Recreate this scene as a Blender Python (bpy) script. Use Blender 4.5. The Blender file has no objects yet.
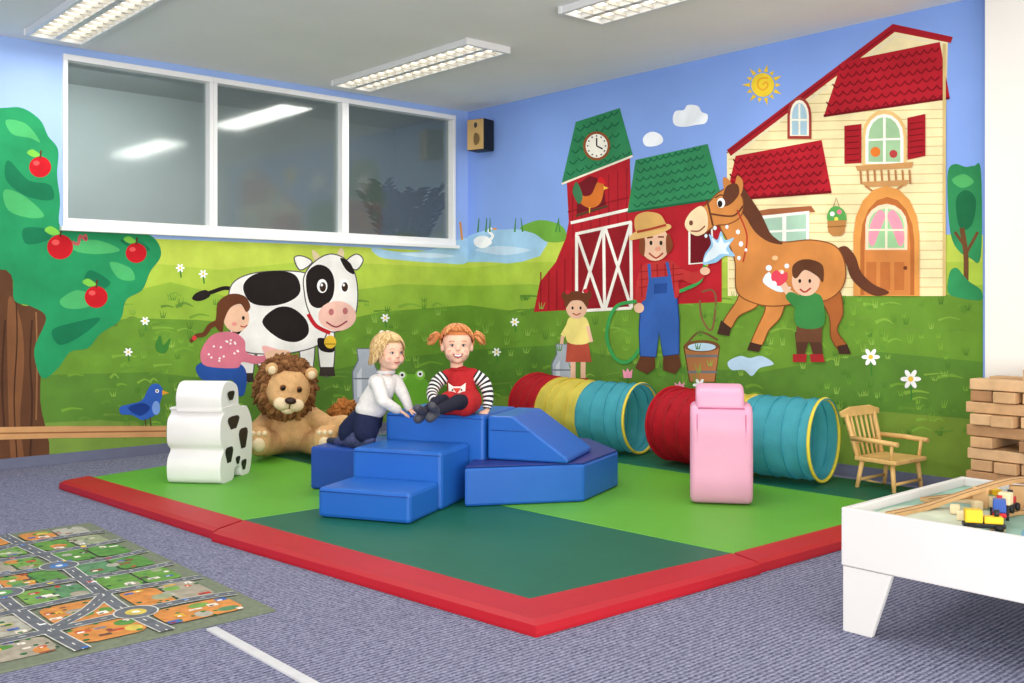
import bpy, bmesh, math, random
from mathutils import Vector, Matrix, noise
random.seed(7)
# ---------------------------------------------------------------- survey frame
F=1000.0; CU=512.0; HV=303.0; HC=1.075; ZC=2.80
C1,C2=0.7471,0.6647
X0,Y0=5.705,7.010           # room corner
def D(u,v,t):
    cx=(u-CU)/F*t
    return Vector((cx*C1+t*C2, -cx*C2+t*C1, HC+(HV-v)/F*t))
def G(u,v,z=0.0):
    return D(u,v,(HC-z)/((v-HV)/F))
def WL(u,v):
    k=-(u-CU)/F*C2+C1
    return D(u,v,Y0/k)
def WR(u,v):
    k=(u-CU)/F*C1+C2
    return D(u,v,X0/k)
# ---------------------------------------------------------------- materials
def lin(c):
    r=[]
    for x in c[:3]:
        x/=255.0
        r.append(x/12.92 if x<=0.04045 else ((x+0.055)/1.055)**2.4)
    return (r[0],r[1],r[2],1)
MC={}
def M(col,rough=.6,nz=.08,scale=6.0,bump=0.0,bscale=60,spec=.3,name=None,metal=0,sss=0,trans=0):
    key=(col,rough,nz,scale,bump,bscale,spec,metal,sss,trans)
    if key in MC: return MC[key]
    m=bpy.data.materials.new(name or 'mat_%d_%d_%d'%tuple(int(k) for k in col[:3])); m.use_nodes=True
    nt=m.node_tree; b=nt.nodes['Principled BSDF']
    b.inputs['Roughness'].default_value=rough
    b.inputs['Specular IOR Level'].default_value=spec
    b.inputs['Metallic'].default_value=metal
    L=lin(col)
    tc=nt.nodes.new('ShaderNodeTexCoord'); csock=None
    if nz>0:
        n=nt.nodes.new('ShaderNodeTexNoise'); n.inputs['Scale'].default_value=scale; n.inputs['Detail'].default_value=4
        nt.links.new(tc.outputs['Object'],n.inputs['Vector'])
        mr=nt.nodes.new('ShaderNodeMapRange'); mr.inputs[1].default_value=.3; mr.inputs[2].default_value=.7
        mr.inputs[3].default_value=1-nz; mr.inputs[4].default_value=1+nz
        nt.links.new(n.outputs['Fac'],mr.inputs[0])
        mx=nt.nodes.new('ShaderNodeVectorMath'); mx.operation='SCALE'
        mx.inputs[0].default_value=L[:3]
        nt.links.new(mr.outputs[0],mx.inputs['Scale'])
        nt.links.new(mx.outputs[0],b.inputs['Base Color']); csock=mx.outputs[0]
    else: b.inputs['Base Color'].default_value=L
    if bump>0:
        n2=nt.nodes.new('ShaderNodeTexNoise'); n2.inputs['Scale'].default_value=bscale; n2.inputs['Detail'].default_value=4
        nt.links.new(tc.outputs['Object'],n2.inputs['Vector'])
        bp=nt.nodes.new('ShaderNodeBump'); bp.inputs['Strength'].default_value=bump; bp.inputs['Distance'].default_value=.01
        nt.links.new(n2.outputs['Fac'],bp.inputs['Height']); nt.links.new(bp.outputs[0],b.inputs['Normal'])
    if trans>0:
        t_=nt.nodes.new('ShaderNodeBsdfTranslucent'); ms=nt.nodes.new('ShaderNodeMixShader'); ms.inputs[0].default_value=trans
        if csock: nt.links.new(csock,t_.inputs[0])
        nt.links.new(b.outputs[0],ms.inputs[1]); nt.links.new(t_.outputs[0],ms.inputs[2]); nt.links.new(ms.outputs[0],nt.nodes['Material Output'].inputs[0])
    MC[key]=m
    return m
def PM(col):
    g=.3*col[0]+.6*col[1]+.1*col[2]; c=tuple(round(k*.94+g*.06,1) for k in col)
    return M(c,.72,.15,4.0,.12,30,.15)
def emis(col,s):
    m=bpy.data.materials.new('lamp_tube_glow'); m.use_nodes=True
    b=m.node_tree.nodes['Principled BSDF']; b.inputs['Emission Color'].default_value=lin(col); b.inputs['Emission Strength'].default_value=s
    b.inputs['Base Color'].default_value=lin(col)
    return m
# ---------------------------------------------------------------- builders
def link(o): bpy.context.scene.collection.objects.link(o)
def empty(name,loc):
    e=bpy.data.objects.new(name,None); e.location=loc; e.empty_display_size=.1; link(e); return e
def par(ch,e):
    ch.parent=e; ch.matrix_parent_inverse=Matrix.Translation(e.location).inverted()
def orient(p1,p2):
    d=Vector(p2)-Vector(p1)
    return Matrix.Translation((Vector(p1)+Vector(p2))/2)@d.to_track_quat('Z','Y').to_matrix().to_4x4()
def cr(p,n=5,closed=True):
    out=[];N=len(p)
    rng=range(N) if closed else range(N-1)
    for i in rng:
        if closed: a,b,c,d=p[i-1],p[i],p[(i+1)%N],p[(i+2)%N]
        else: a,b,c,d=p[max(i-1,0)],p[i],p[i+1],p[min(i+2,N-1)]
        for k in range(n):
            t=k/n
            out.append(tuple(.5*(2*b[j]+(c[j]-a[j])*t+(2*a[j]-5*b[j]+4*c[j]-d[j])*t*t+(3*b[j]-a[j]-3*c[j]+d[j])*t**3) for j in range(len(b))))
    if not closed: out.append(tuple(p[-1]))
    return out
class B:
    def __init__(s,name): s.bm=bmesh.new(); s.name=name; s.mats=[]
    def mi(s,m):
        if m not in s.mats: s.mats.append(m)
        return s.mats.index(m)
    def merge(s,bm,m,smooth=True):
        i=s.mi(m)
        if m is not None:
            for f in bm.faces: f.material_index=i; f.smooth=smooth
        me=bpy.data.meshes.new('t'); bm.to_mesh(me); bm.free(); s.bm.from_mesh(me); bpy.data.meshes.remove(me)
    def box(s,c,size,m,rot=0,bev=0,mtx=None):
        bm=bmesh.new(); bmesh.ops.create_cube(bm,size=1)
        for v in bm.verts: v.co=Vector((v.co.x*size[0],v.co.y*size[1],v.co.z*size[2]))
        if bev>0: bmesh.ops.bevel(bm,geom=bm.edges[:],offset=bev,segments=2,affect='EDGES',profile=.5)
        mm=Matrix.Translation(c)@(mtx if mtx else Matrix.Rotation(rot,4,'Z'))
        bmesh.ops.transform(bm,matrix=mm,verts=bm.verts)
        s.merge(bm,m,False)
    def cyl(s,p1,p2,r1,r2,m,seg=16,smooth=True):
        bm=bmesh.new(); d=(Vector(p2)-Vector(p1)).length
        bmesh.ops.create_cone(bm,cap_ends=True,segments=seg,radius1=r1,radius2=max(r2,1e-4),depth=d,matrix=orient(p1,p2))
        s.merge(bm,m,smooth)
    def sph(s,c,r,m,rot=None,sub=3):
        if not hasattr(r,'__len__'): r=(r,r,r)
        bm=bmesh.new(); bmesh.ops.create_icosphere(bm,subdivisions=sub,radius=1)
        mm=Matrix.Translation(c)@(rot.to_4x4() if rot else Matrix.Identity(4))@Matrix.Diagonal((r[0],r[1],r[2],1))
        bmesh.ops.transform(bm,matrix=mm,verts=bm.verts); s.merge(bm,m)
    def prism(s,pts,off,m,bev=0,smooth=False,seg=2):
        bm=bmesh.new(); off=Vector(off)
        a=[bm.verts.new(Vector(p)) for p in pts]; b=[bm.verts.new(Vector(p)+off) for p in pts]
        bm.faces.new(a); bm.faces.new(b[::-1]); n=len(a)
        for i in range(n): bm.faces.new((a[i],b[i],b[(i+1)%n],a[(i+1)%n]))
        bmesh.ops.recalc_face_normals(bm,faces=bm.faces)
        if bev>0:
            ed=[e for e in bm.edges if e.calc_face_angle(0)>.5]
            bmesh.ops.bevel(bm,geom=ed,offset=bev,segments=seg,affect='EDGES',profile=.5)
        s.merge(bm,m,smooth)
    def tube(s,pts,rad,m,seg=8,caps=True,mats=None,wob=0):
        pts=[Vector(p) for p in pts]; n=len(pts)
        if not hasattr(rad,'__len__'): rad=[rad]*n
        bm=bmesh.new(); rings=[]; up=None
        for i in range(n):
            t=(pts[min(i+1,n-1)]-pts[max(i-1,0)]).normalized()
            if up is None: up=t.orthogonal().normalized()
            up=(up-t*up.dot(t)).normalized(); sd=t.cross(up)
            rg=[]
            for k in range(seg):
                d=(up*math.cos(2*math.pi*k/seg)+sd*math.sin(2*math.pi*k/seg)); r=rad[i]
                if wob: r*=1+wob*noise.noise((pts[i]+d*rad[i])*11)+wob*.6*noise.noise((pts[i]+d*rad[i])*30)
                rg.append(bm.verts.new(pts[i]+d*r))
            rings.append(rg)
        for i in range(n-1):
            for k in range(seg):
                f=bm.faces.new((rings[i][k],rings[i][(k+1)%seg],rings[i+1][(k+1)%seg],rings[i+1][k])); f.smooth=True
                f.material_index=s.mi(mats[i]) if mats else s.mi(m)
        if caps:
            for r,mm in ((rings[0][::-1],mats[0] if mats else m),(rings[-1],mats[-1] if mats else m)):
                f=bm.faces.new(r); f.material_index=s.mi(mm)
        me=bpy.data.meshes.new('t'); bm.to_mesh(me); bm.free(); s.bm.from_mesh(me); bpy.data.meshes.remove(me)
    def torus(s,c,nrm,R,r,m,seg=32):
        q=Vector(nrm).to_track_quat('Z','Y').to_matrix()
        bm=bmesh.new(); rg=[]
        for i in range(seg):
            a=2*math.pi*i/seg; e=Vector((math.cos(a),math.sin(a),0)); rg.append([bm.verts.new(Vector(c)+q@(e*(R+r*math.cos(b))+Vector((0,0,r*math.sin(b))))) for b in [2*math.pi*k/6 for k in range(6)]])
        for i in range(seg):
            for k in range(6): bm.faces.new((rg[i][k],rg[(i+1)%seg][k],rg[(i+1)%seg][(k+1)%6],rg[i][(k+1)%6]))
        s.merge(bm,m)
    def face(s,pts,m):
        vs=[s.bm.verts.new(Vector(p)) for p in pts]
        try:
            f=s.bm.faces.new(vs); f.material_index=s.mi(m)
        except Exception: pass
    def done(s,parent=None,origin=None):
        me=bpy.data.meshes.new(s.name); s.bm.to_mesh(me); s.bm.free()
        for m in s.mats: me.materials.append(m)
        o=bpy.data.objects.new(s.name,me); link(o)
        if origin is None and len(me.vertices):
            xs=[v.co for v in me.vertices]
            origin=Vector([(min(v[i] for v in xs)+max(v[i] for v in xs))/2 for i in range(3)])
        origin=Vector(origin or (0,0,0))
        me.transform(Matrix.Translation(-origin)); o.location=origin
        if parent: par(o,parent)
        return o
def blob(name,parts,m,voxel=.01,parent=None,smooth=5):
    bm=bmesh.new()
    def sp(c,r,rot=None,sub=3):
        t=bmesh.ops.create_icosphere(bm,subdivisions=sub,radius=1)
        mm=Matrix.Translation(c)@(rot.to_4x4() if rot else Matrix.Identity(4))@Matrix.Diagonal((r[0],r[1],r[2],1))
        bmesh.ops.transform(bm,matrix=mm,verts=t['verts'])
    for p in parts:
        if p[0]=='e': sp(p[1],p[2] if hasattr(p[2],'__len__') else (p[2],)*3,p[3] if len(p)>3 else None)
        else:
            _,a,b,r1,r2=p; a=Vector(a); b=Vector(b)
            sp(a,(r1,)*3,None,2); sp(b,(r2,)*3,None,2)
            if (b-a).length>1e-4: bmesh.ops.create_cone(bm,cap_ends=True,segments=20,radius1=r1,radius2=r2,depth=(b-a).length,matrix=orient(a,b))
    me=bpy.data.meshes.new(name); bm.to_mesh(me); bm.free()
    o=bpy.data.objects.new(name,me); link(o)
    r=o.modifiers.new('r','REMESH'); r.mode='VOXEL'; r.voxel_size=voxel
    if smooth:
        q=o.modifiers.new('s','SMOOTH'); q.factor=.5; q.iterations=smooth
    dg=bpy.context.evaluated_depsgraph_get(); dg.update()
    nm=bpy.data.meshes.new_from_object(o.evaluated_get(dg))
    o.modifiers.clear(); o.data=nm; nm.materials.clear(); nm.materials.append(m)
    for f in nm.polygons: f.use_smooth=True
    if parent: par(o,parent)
    return o

# ================================================================= ROOM SHELL
WT=.14
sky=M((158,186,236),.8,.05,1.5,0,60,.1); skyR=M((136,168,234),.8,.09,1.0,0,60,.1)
ceil_m=M((244,243,240),.9,.02,2,.05,90,.1)
# carpet
cm=bpy.data.materials.new('ribbed_carpet'); cm.use_nodes=True
nt=cm.node_tree; pb=nt.nodes['Principled BSDF']; pb.inputs['Roughness'].default_value=.95; pb.inputs['Specular IOR Level'].default_value=.1
tc=nt.nodes.new('ShaderNodeTexCoord'); mp=nt.nodes.new('ShaderNodeMapping'); mp.inputs['Rotation'].default_value=(0,0,math.radians(-90))
nt.links.new(tc.outputs['Object'],mp.inputs['Vector'])
wv=nt.nodes.new('ShaderNodeTexWave'); wv.bands_direction='X'; wv.inputs['Scale'].default_value=17; wv.inputs['Distortion'].default_value=2.2; wv.inputs['Detail'].default_value=3; wv.inputs['Detail Scale'].default_value=5
nt.links.new(mp.outputs[0],wv.inputs['Vector'])
ns=nt.nodes.new('ShaderNodeTexNoise'); ns.inputs['Scale'].default_value=110; ns.inputs['Detail'].default_value=3
nt.links.new(tc.outputs['Object'],ns.inputs['Vector'])
ma=nt.nodes.new('ShaderNodeMath'); ma.operation='MULTIPLY_ADD'; ma.inputs[1].default_value=.36
nt.links.new(wv.outputs['Fac'],ma.inputs[0]); nt.links.new(ns.outputs['Fac'],ma.inputs[2])
rp=nt.nodes.new('ShaderNodeValToRGB'); rp.color_ramp.elements[0].position=.40; rp.color_ramp.elements[0].color=lin((72,74,98)); rp.color_ramp.elements[1].position=1.0; rp.color_ramp.elements[1].color=lin((154,155,178))
nt.links.new(ma.outputs[0],rp.inputs[0]); nt.links.new(rp.outputs[0],pb.inputs['Base Color'])
bp=nt.nodes.new('ShaderNodeBump'); bp.inputs['Strength'].default_value=.7; bp.inputs['Distance'].default_value=.006
nt.links.new(ma.outputs[0],bp.inputs['Height']); nt.links.new(bp.outputs[0],pb.inputs['Normal'])
XN,YN=-3.0,-2.5
b=B('floor'); b.box(((XN+X0)/2+.15,(YN+Y0)/2+.1,-.05),(X0-XN+.3,Y0-YN+.3,.1),cm); b.done()
b=B('ceiling'); b.box(((XN+X0)/2+.15,(YN+Y0)/2+.1,ZC+.05),(X0-XN+.3,Y0-YN+.3,.1),ceil_m); b.done()
WX0,WX1,WZ0,WZ1=2.203,5.549,1.585,2.745
b=B('wall_back')
yc=Y0+WT/2
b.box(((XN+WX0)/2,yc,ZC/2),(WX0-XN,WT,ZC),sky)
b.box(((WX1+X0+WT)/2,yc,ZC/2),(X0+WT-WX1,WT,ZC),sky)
b.box(((WX0+WX1)/2,yc,WZ0/2),(WX1-WX0,WT,WZ0),sky)
b.box(((WX0+WX1)/2,yc,(WZ1+ZC)/2),(WX1-WX0,WT,ZC-WZ1),sky)
b.done()
YCOL=2.374
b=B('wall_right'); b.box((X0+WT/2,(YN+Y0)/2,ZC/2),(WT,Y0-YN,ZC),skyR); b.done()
b=B('wall_pillar'); b.box((X0-.06,(YCOL+YN)/2,ZC/2),(.118,YCOL-YN,ZC-.004),M((238,233,226),.6,.02,2)); b.done()
bbm=M((104,108,130),.7,.05,9)
b=B('baseboard_back'); b.box(((XN+X0)/2,Y0-.010,.035),(X0-XN,.016,.068),bbm); b.done()
b=B('baseboard_right'); b.box((X0-.010,(YCOL+Y0)/2,.035),(.016,Y0-YCOL,.068),bbm); b.done()
b=B('trim_carpet_join'); b.box((1.45,1.57,.003),(.035,3.1,.006),M((200,200,202),.4,.05,20)); b.done()
# windows : lightly frosted panes onto a corridor
glass=bpy.data.materials.new('window_glass'); glass.use_nodes=True
nt=glass.node_tree; nt.nodes.clear()
o_=nt.nodes.new('ShaderNodeOutputMaterial'); mx=nt.nodes.new('ShaderNodeMixShader'); mh=nt.nodes.new('ShaderNodeMixShader')
tr=nt.nodes.new('ShaderNodeBsdfTransparent'); gl=nt.nodes.new('ShaderNodeBsdfGlossy'); df=nt.nodes.new('ShaderNodeBsdfDiffuse')
tr.inputs[0].default_value=(.84,.88,.87,1); gl.inputs['Roughness'].default_value=.085; gl.inputs[0].default_value=(.9,.95,.95,1); df.inputs[0].default_value=lin((128,136,136))
mh.inputs[0].default_value=.20; mx.inputs[0].default_value=.065
nt.links.new(tr.outputs[0],mh.inputs[1]); nt.links.new(df.outputs[0],mh.inputs[2])
nt.links.new(mh.outputs[0],mx.inputs[1]); nt.links.new(gl.outputs[0],mx.inputs[2]); nt.links.new(mx.outputs[0],o_.inputs[0])
xs=[WX0,3.266,4.404,WX1]; fw=M((240,240,240),.35,.02,5)
for i in range(3):
    b=B('window_%d'%(i+1)); a,c=xs[i],xs[i+1]; w=.03
    for (cz_,sz) in ((WZ0+.03,.06),(WZ1-.02,.04)):
        b.box(((a+c)/2,Y0+.03,cz_),(c-a-.001,.11,sz),fw,0,.003)
    for cx in (a+w/2+.0005,c-w/2-.0005): b.box((cx,Y0+.03,(WZ0+WZ1)/2+.01),(w,.106,WZ1-WZ0-.10),fw,0,.003)
    b.box(((a+c)/2,Y0+.05,(WZ0+WZ1)/2+.01),(c-a-.05,.006,WZ1-WZ0-.09),glass)
    b.done()
b=B('trim_window_sill'); b.box(((WX0+WX1)/2,Y0-.028,WZ0-.012),(WX1-WX0+.04,.05,.03),fw,0,.004); b.done()
gw=M((176,184,184),.9,.10,.7)
b=B('wall_corridor'); b.box((3.9,9.2,1.9),(5.2,.1,2.4),gw); b.box((1.35,8.2,1.9),(.1,2.1,2.4),gw); b.box((6.45,8.2,1.9),(.1,2.1,2.4),gw)
b.box((3.9,8.2,.7),(5.2,2.1,.1),M((120,126,126),.9,.05,1)); b.box((3.9,8.2,3.05),(5.2,2.1,.1),M((170,176,176),.9,.03,1)); b.done()
b=B('potted_palm'); pc=Vector((5.30,7.50,.76)); pg_=M((14,30,20),.8,.15,8)
b.cyl(pc,pc+Vector((0,0,.35)),.14,.18,M((110,90,75),.7),20)
rp_=random.Random(4)
for k in range(22):
    a=k*2.4; h=1.30+.42*rp_.random(); r=.22+.42*rp_.random()
    pts=[pc+Vector((math.cos(a)*r*t,math.sin(a)*r*t*.5,.3+h*(t-.36*t*t))) for t in [j/8 for j in range(9)]]
    b.tube(pts,[.010*(1-i/10) for i in range(9)],pg_,5)
    for j in range(4,9):
        for sg in (-1,1):
            for h_ in (0,.5):
                p=pts[j].lerp(pts[j-1],h_); sd=Vector((-math.sin(a),math.cos(a),0))*sg; fd=(pts[j]-pts[j-1]).normalized()
                q=p+sd*.13+fd*.12-Vector((0,0,.05)); m1=(p+q)/2
                b.face([p,m1+fd*.016+Vector((0,0,.01)),q,m1-fd*.016-Vector((0,0,.01))],pg_)
b.done()
# ceiling luminaires
tube_m=emis((255,248,232),2.4); met=M((226,226,226),.3,.02,5,0,60,.5)
def lum(x,y0,y1):
    b=B('ceiling_light'); w=.34
    yc=(y0+y1)/2; L=y1-y0
    for sx in (-1,1): b.box((x+sx*w/2,yc,ZC-.024),(.026,L,.044),met,0,.003)
    for yy in (y0,y1): b.box((x,yy,ZC-.024),(w+.04,.026,.046),met,0,.003)
    b.box((x,yc,ZC-.006),(w-.03,L-.03,.006),M((235,230,216),.4,.01,5))
    b.box((x,yc,ZC-.026),(.04,L-.03,.034),met)
    for sx in (-1,1): b.box((x+sx*.085,yc,ZC-.016),(.06,L-.06,.012),tube_m)
    n=int(L/.10)
    for i in range(1,n): b.box((x,y0+L*i/n,ZC-.033),(w-.03,.008,.020),M((210,206,196),.4,.01,5))
    b.done()
for (x,a,c) in ((2.07,5.22,6.72),(4.28,5.05,6.70),(4.25,2.6,4.15),(2.07,2.6,4.15),(0.0,5.2,6.7),(0.0,2.6,4.15)): lum(x,a,c)
# speaker
b=B('wall_speaker'); sc=Vector((5.595,6.70,2.535))
b.box(sc,(.15,.18,.27),M((30,30,32),.5),.25,.008); b.box((5.672,6.70,2.53),(.05,.05,.08),M((60,60,60),.4))
mrot=Matrix.Rotation(.25,4,'Z')
b.box(sc+mrot.to_3x3()@Vector((-.078,0,0)),(.006,.17,.26),M((196,160,104),.5),.25)
b.sph(sc+mrot.to_3x3()@Vector((-.080,0,-.04)),(.006,.055,.055),M((120,96,60),.8)); b.sph(sc+mrot.to_3x3()@Vector((-.080,0,.08)),(.005,.025,.025),M((60,60,60),.4)); b.done()

# ================================================================= MURAL (paint laid on the two walls)
muralL=empty('farm_mural',(3.9,Y0,0)); muralR=empty('farmhouse_mural',(X0,4.7,0)); OFF=[.0008]; STEP=[.00003]; CUR=[None]; MG=[]
def grp(n,start=.0022,step=.00003): CUR[0]={'L':B(n),'R':B(n)}; MG.append((CUR[0])); OFF[0]=start; STEP[0]=step
def put(w,pts,col):
    OFF[0]+=STEP[0]; n=Vector((0,-1,0)) if w=='L' else Vector((-1,0,0)); f=WL if w=='L' else WR
    CUR[0][w].face([f(p[0],p[1])+n*OFF[0] for p in pts],PM(col))
def prs(l): return [(l[i],l[i+1]) for i in range(0,len(l),2)]
def pg(w,col,l,s=1):
    p=prs(l); put(w,cr(p,5) if s else p,col)
def el(w,col,cx,cy,rx,ry,ang=0):
    a=math.radians(ang); put(w,[(cx+rx*math.cos(t)*math.cos(a)-ry*math.sin(t)*math.sin(a),cy+rx*math.cos(t)*math.sin(a)+ry*math.sin(t)*math.cos(a)) for t in [2*math.pi*k/24 for k in range(24)]],col)
def ln(w,col,l,wd,closed=0,s=1,taper=0):
    p=prs(l)
    if s and len(p)>2: p=cr(p,5,bool(closed))
    if closed: p=p+[p[0]]
    n=len(p); A=[];Bq=[]
    for i in range(n):
        a=p[max(i-1,0)];c=p[min(i+1,n-1)]; dx,dy=c[0]-a[0],c[1]-a[1]; L=math.hypot(dx,dy) or 1
        h=wd/2*(1-taper*i/(n-1)); A.append((p[i][0]-dy/L*h,p[i][1]+dx/L*h)); Bq.append((p[i][0]+dy/L*h,p[i][1]-dx/L*h))
    OFF[0]+=STEP[0]; nn=Vector((0,-1,0)) if w=='L' else Vector((-1,0,0)); f=WL if w=='L' else WR
    for i in range(n-1):
        CUR[0][w].face([f(*q)+nn*OFF[0] for q in (A[i],A[i+1],Bq[i+1],Bq[i])],PM(col))
def ol(w,col,l,oc,wd=1.2,s=1):
    pg(w,col,l,s); ln(w,oc,l,wd,1,s)
K=(35,28,28)
# ---- landscape
grp('painted_hills',.0006)
LIME=(190,210,76); MID=(146,184,58); GRN=(104,150,46); DRK=(88,134,46)
pg('L',LIME,[-60,226,63,234,160,239,300,244,455,252,468,252,468,480,-60,500],0)
pg('L',(168,208,235),[372,248,400,252,430,250,468,238,468,262,440,263,400,260,380,257])
pg('L',(205,228,245),[400,254,430,253,455,256,430,258])
pg('L',(172,200,66),[-60,262,60,270,140,262,220,270,300,262,380,264,468,268,468,300,468,480,200,480,-60,490],0)
pg('L',MID,[-60,310,100,300,170,282,240,300,340,292,400,284,468,286,468,480,-60,490],0)
pg('L',GRN,[-60,340,60,330,130,318,200,320,300,330,380,312,468,305,468,480,-60,490],0)
pg('L',DRK,[-60,385,50,375,150,372,260,385,380,360,468,350,468,480,-60,495],0)
pg('L',(118,150,60),[-60,428,100,420,200,428,300,412,468,395,468,480,-60,495],0)
pg('R',LIME,[468,252,500,250,545,238,600,230,983,235,983,520,468,480],0)
pg('R',(160,204,238),[468,236,486,230,515,229,540,232,548,243,540,256,515,264,490,262,468,262],0)
pg('R',(196,222,246),[475,250,500,246,530,250,505,255])
pg('R',(110,170,60),[520,228,540,220,562,226,566,240,548,242,535,234])
pg('R',(172,200,66),[468,268,520,262,560,262,620,262,983,262,983,520,468,480],0)
pg('R',MID,[468,286,530,284,580,290,983,285,983,520,468,480],0)
pg('R',GRN,[468,305,520,312,560,300,640,296,760,306,860,292,983,296,983,520,468,480],0)
pg('R',DRK,[468,350,560,345,650,365,760,372,880,352,983,362,983,520,468,480],0)
pg('R',(118,150,52),[468,395,560,398,700,405,840,408,983,420,983,520,468,480],0)
# loose brush dabs in the grass
STEP[0]=.0000012
for w,a,c in (('L',60,460),('R',476,975)):
    for k in range(110):
        x=random.uniform(a,c); y=random.uniform(296,440); wd=random.uniform(8,26)
        if x+wd>(468 if w=='L' else 983): continue
        col=random.choice([(112,160,50),(98,144,48),(126,170,58),(108,148,54)])
        ln(w,col,[x,y,x+wd*.5,y-random.uniform(0,4),x+wd,y+random.uniform(-2,2)],random.uniform(2,4),0,1,.7)
    for k in range(230):
        x=random.uniform(a,c); y=random.uniform(300,445)
        if w=='L' and x<110 : continue
        h=random.uniform(4,10); col=random.choice([(120,168,54),(78,126,42),(138,180,72),(94,146,46)])
        for q_ in (-2,0,2): ln(w,col,[x+q_*.6,y,x+q_*1.5+random.uniform(-1,1),y-h],1.3,0,0,.8)
for x in (478,486,490,515,523,560,556): ln('R',(70,140,60),[x,232,x+random.uniform(-2,3),218],1.8,0,0,.7)
ln('L',(230,150,60),[462,240,460,222],2,0,0)
grp('painted_swan')
pg('R',(250,250,250),[474,240,480,236,488,237,492,243,484,248,476,246]); ln('R',(250,250,250),[489,241,493,236,489,231,492,228],2.6); el('R',(240,150,40),495,229,2,1)
# ---- apple tree
grp('painted_apple_tree')
TG=(32,146,90)
pg('L',(96,60,38),[-50,262,6,262,14,295,26,306,40,296,50,268,62,264,58,285,48,310,43,345,40,400,44,466,-50,476])
pg('L',(128,82,50),[8,300,20,318,24,360,20,420,24,465,12,465,8,400])
ln('L',(70,42,28),[32,320,30,360,32,400,30,460],2); ln('L',(70,42,28),[5,320,2,380,5,440],2); ln('L',(142,96,60),[36,312,37,360,36,420],1.6); ln('L',(70,42,28),[16,300,17,340,14,400,17,460],1.4)
pg('L',TG,[-60,110,0,108,22,108,40,120,48,136,58,150,57,175,60,200,60,226,80,231,105,228,132,230,154,238,161,255,150,272,142,290,126,300,120,320,100,334,88,348,70,352,58,368,42,378,34,350,46,318,30,306,14,300,6,270,-60,262])
LT=(72,178,104); DT=(18,116,76)
for q in ([6,120,26,124,40,142,30,138,12,134],[4,190,24,196,44,215,30,218,8,210],[70,244,96,240,120,250,100,254,78,252],[60,300,78,290,96,300,84,308,66,308],[110,262,130,268,134,280,118,278]): pg('L',LT,q)
for q in ([8,160,28,180,50,185,52,200,26,196,6,180],[24,228,50,230,48,240,26,244],[52,330,76,322,100,318,84,334,60,345],[90,270,110,282,100,290,84,284],[120,240,140,242,150,250,134,250]): pg('L',DT,q)
for (x,y,r) in ((40,167,11),(60,247,13),(136,253,10.5),(96,297,11.5)):
    el('L',(200,22,34),x,y,r,r*.95); el('L',(232,80,80),x-r*.35,y-r*.35,r*.3,r*.22); ln('L',(90,50,30),[x,y-r*.8,x+1,y-r*1.5],1.8,0,0); pg('L',(120,200,70),[x,y-r*1.1,x-r*.7,y-r*1.6,x-r*1.2,y-r*1.3,x-r*.6,y-r*.9])
ln('L',(190,90,90),[72,242,78,244,80,236,86,240,85,234],3)
pg('L',(206,152,98),[-50,428,60,426,166,426,166,437,60,438,-50,441],0); ln('L',(150,98,58),[-50,434,166,431],1.5,0,0)
grp('painted_bluebird')
pg('L',(48,96,190),[120,407,130,404,142,400,150,386,158,384,163,391,160,402,156,414,143,420,132,415,121,414]); pg('L',(28,60,140),[128,408,142,403,150,408,140,416]); el('L',(120,160,230),156,408,4,7); el('L',(255,255,255),157,391,1.8,1.8); el('L',K,157,391,1,1)
pg('L',(230,160,50),[162,390,169,393,162,395],0); ln('L',(80,60,40),[145,419,146,427],1.2,0,0); ln('L',(80,60,40),[150,417,151,427],1.2,0,0)
# ---- cow
grp('painted_cow'); W=(240,238,234); O=(90,84,84)
ln('L',K,[240,292,226,288,212,292,200,296],4); pg('L',K,[206,290,196,293,192,299,200,301,210,296])
for q in ([240,335,254,338,252,378,240,378],[258,340,270,340,268,366,258,366],[300,338,314,336,312,372,302,372],[318,325,333,325,333,370,321,372]): ol('L',W,q,O)
for x,y in ((246,378),(307,372),(327,372)): pg('L',(60,50,48),[x-7,y-5,x+7,y-5,x+8,y+4,x-8,y+4],0)
ol('L',W,[228,305,232,284,250,274,278,271,305,273,322,285,328,318,322,342,296,352,264,354,242,350,230,332],O)
pg('L',K,[243,286,255,274,280,271,296,276,300,292,288,302,268,306,250,302])
pg('L',K,[262,322,276,308,292,308,306,320,308,334,296,342,278,338]); pg('L',K,[229,310,240,312,244,326,236,336,231,328])
pg('L',K,[318,338,333,342,333,352,320,350]); pg('L',(242,180,176),[262,346,280,350,290,352,284,362,270,362])
ol('L',W,[300,270,294,258,302,256,312,262],O); ol('L',W,[346,262,356,254,363,260,356,270],O)
pg('L',(220,200,160),[314,260,312,250,318,254,320,260]); pg('L',(220,200,160),[336,258,340,248,344,252,342,260])
ol('L',W,[304,276,314,262,330,254,346,260,356,278,357,306,350,324,334,332,318,326,308,310,304,292],O)
pg('L',K,[306,276,316,265,328,268,334,280,332,298,320,308,309,302])
pg('L',K,[340,258,350,263,354,274,346,270])
el('L',(242,192,176),337,316,19,15); el('L',(190,110,110),331,312,2.6,3.4); el('L',(190,110,110),345,311,2.6,3.4); ln('L',(160,60,70),[326,322,336,327,347,321],1.6)
for x in (322,344): el('L',(255,255,255),x,286,5.2,7); el('L',(60,40,30),x+.6,287,3.2,4.8); el('L',(255,255,255),x-.5,285,1.2,1.5)
ln('L',(200,30,40),[308,314,316,326,330,333],4); el('L',(235,190,50),330,342,6,6.5); ln('L',(150,110,20),[325,344,335,344],1,0,0)
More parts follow.
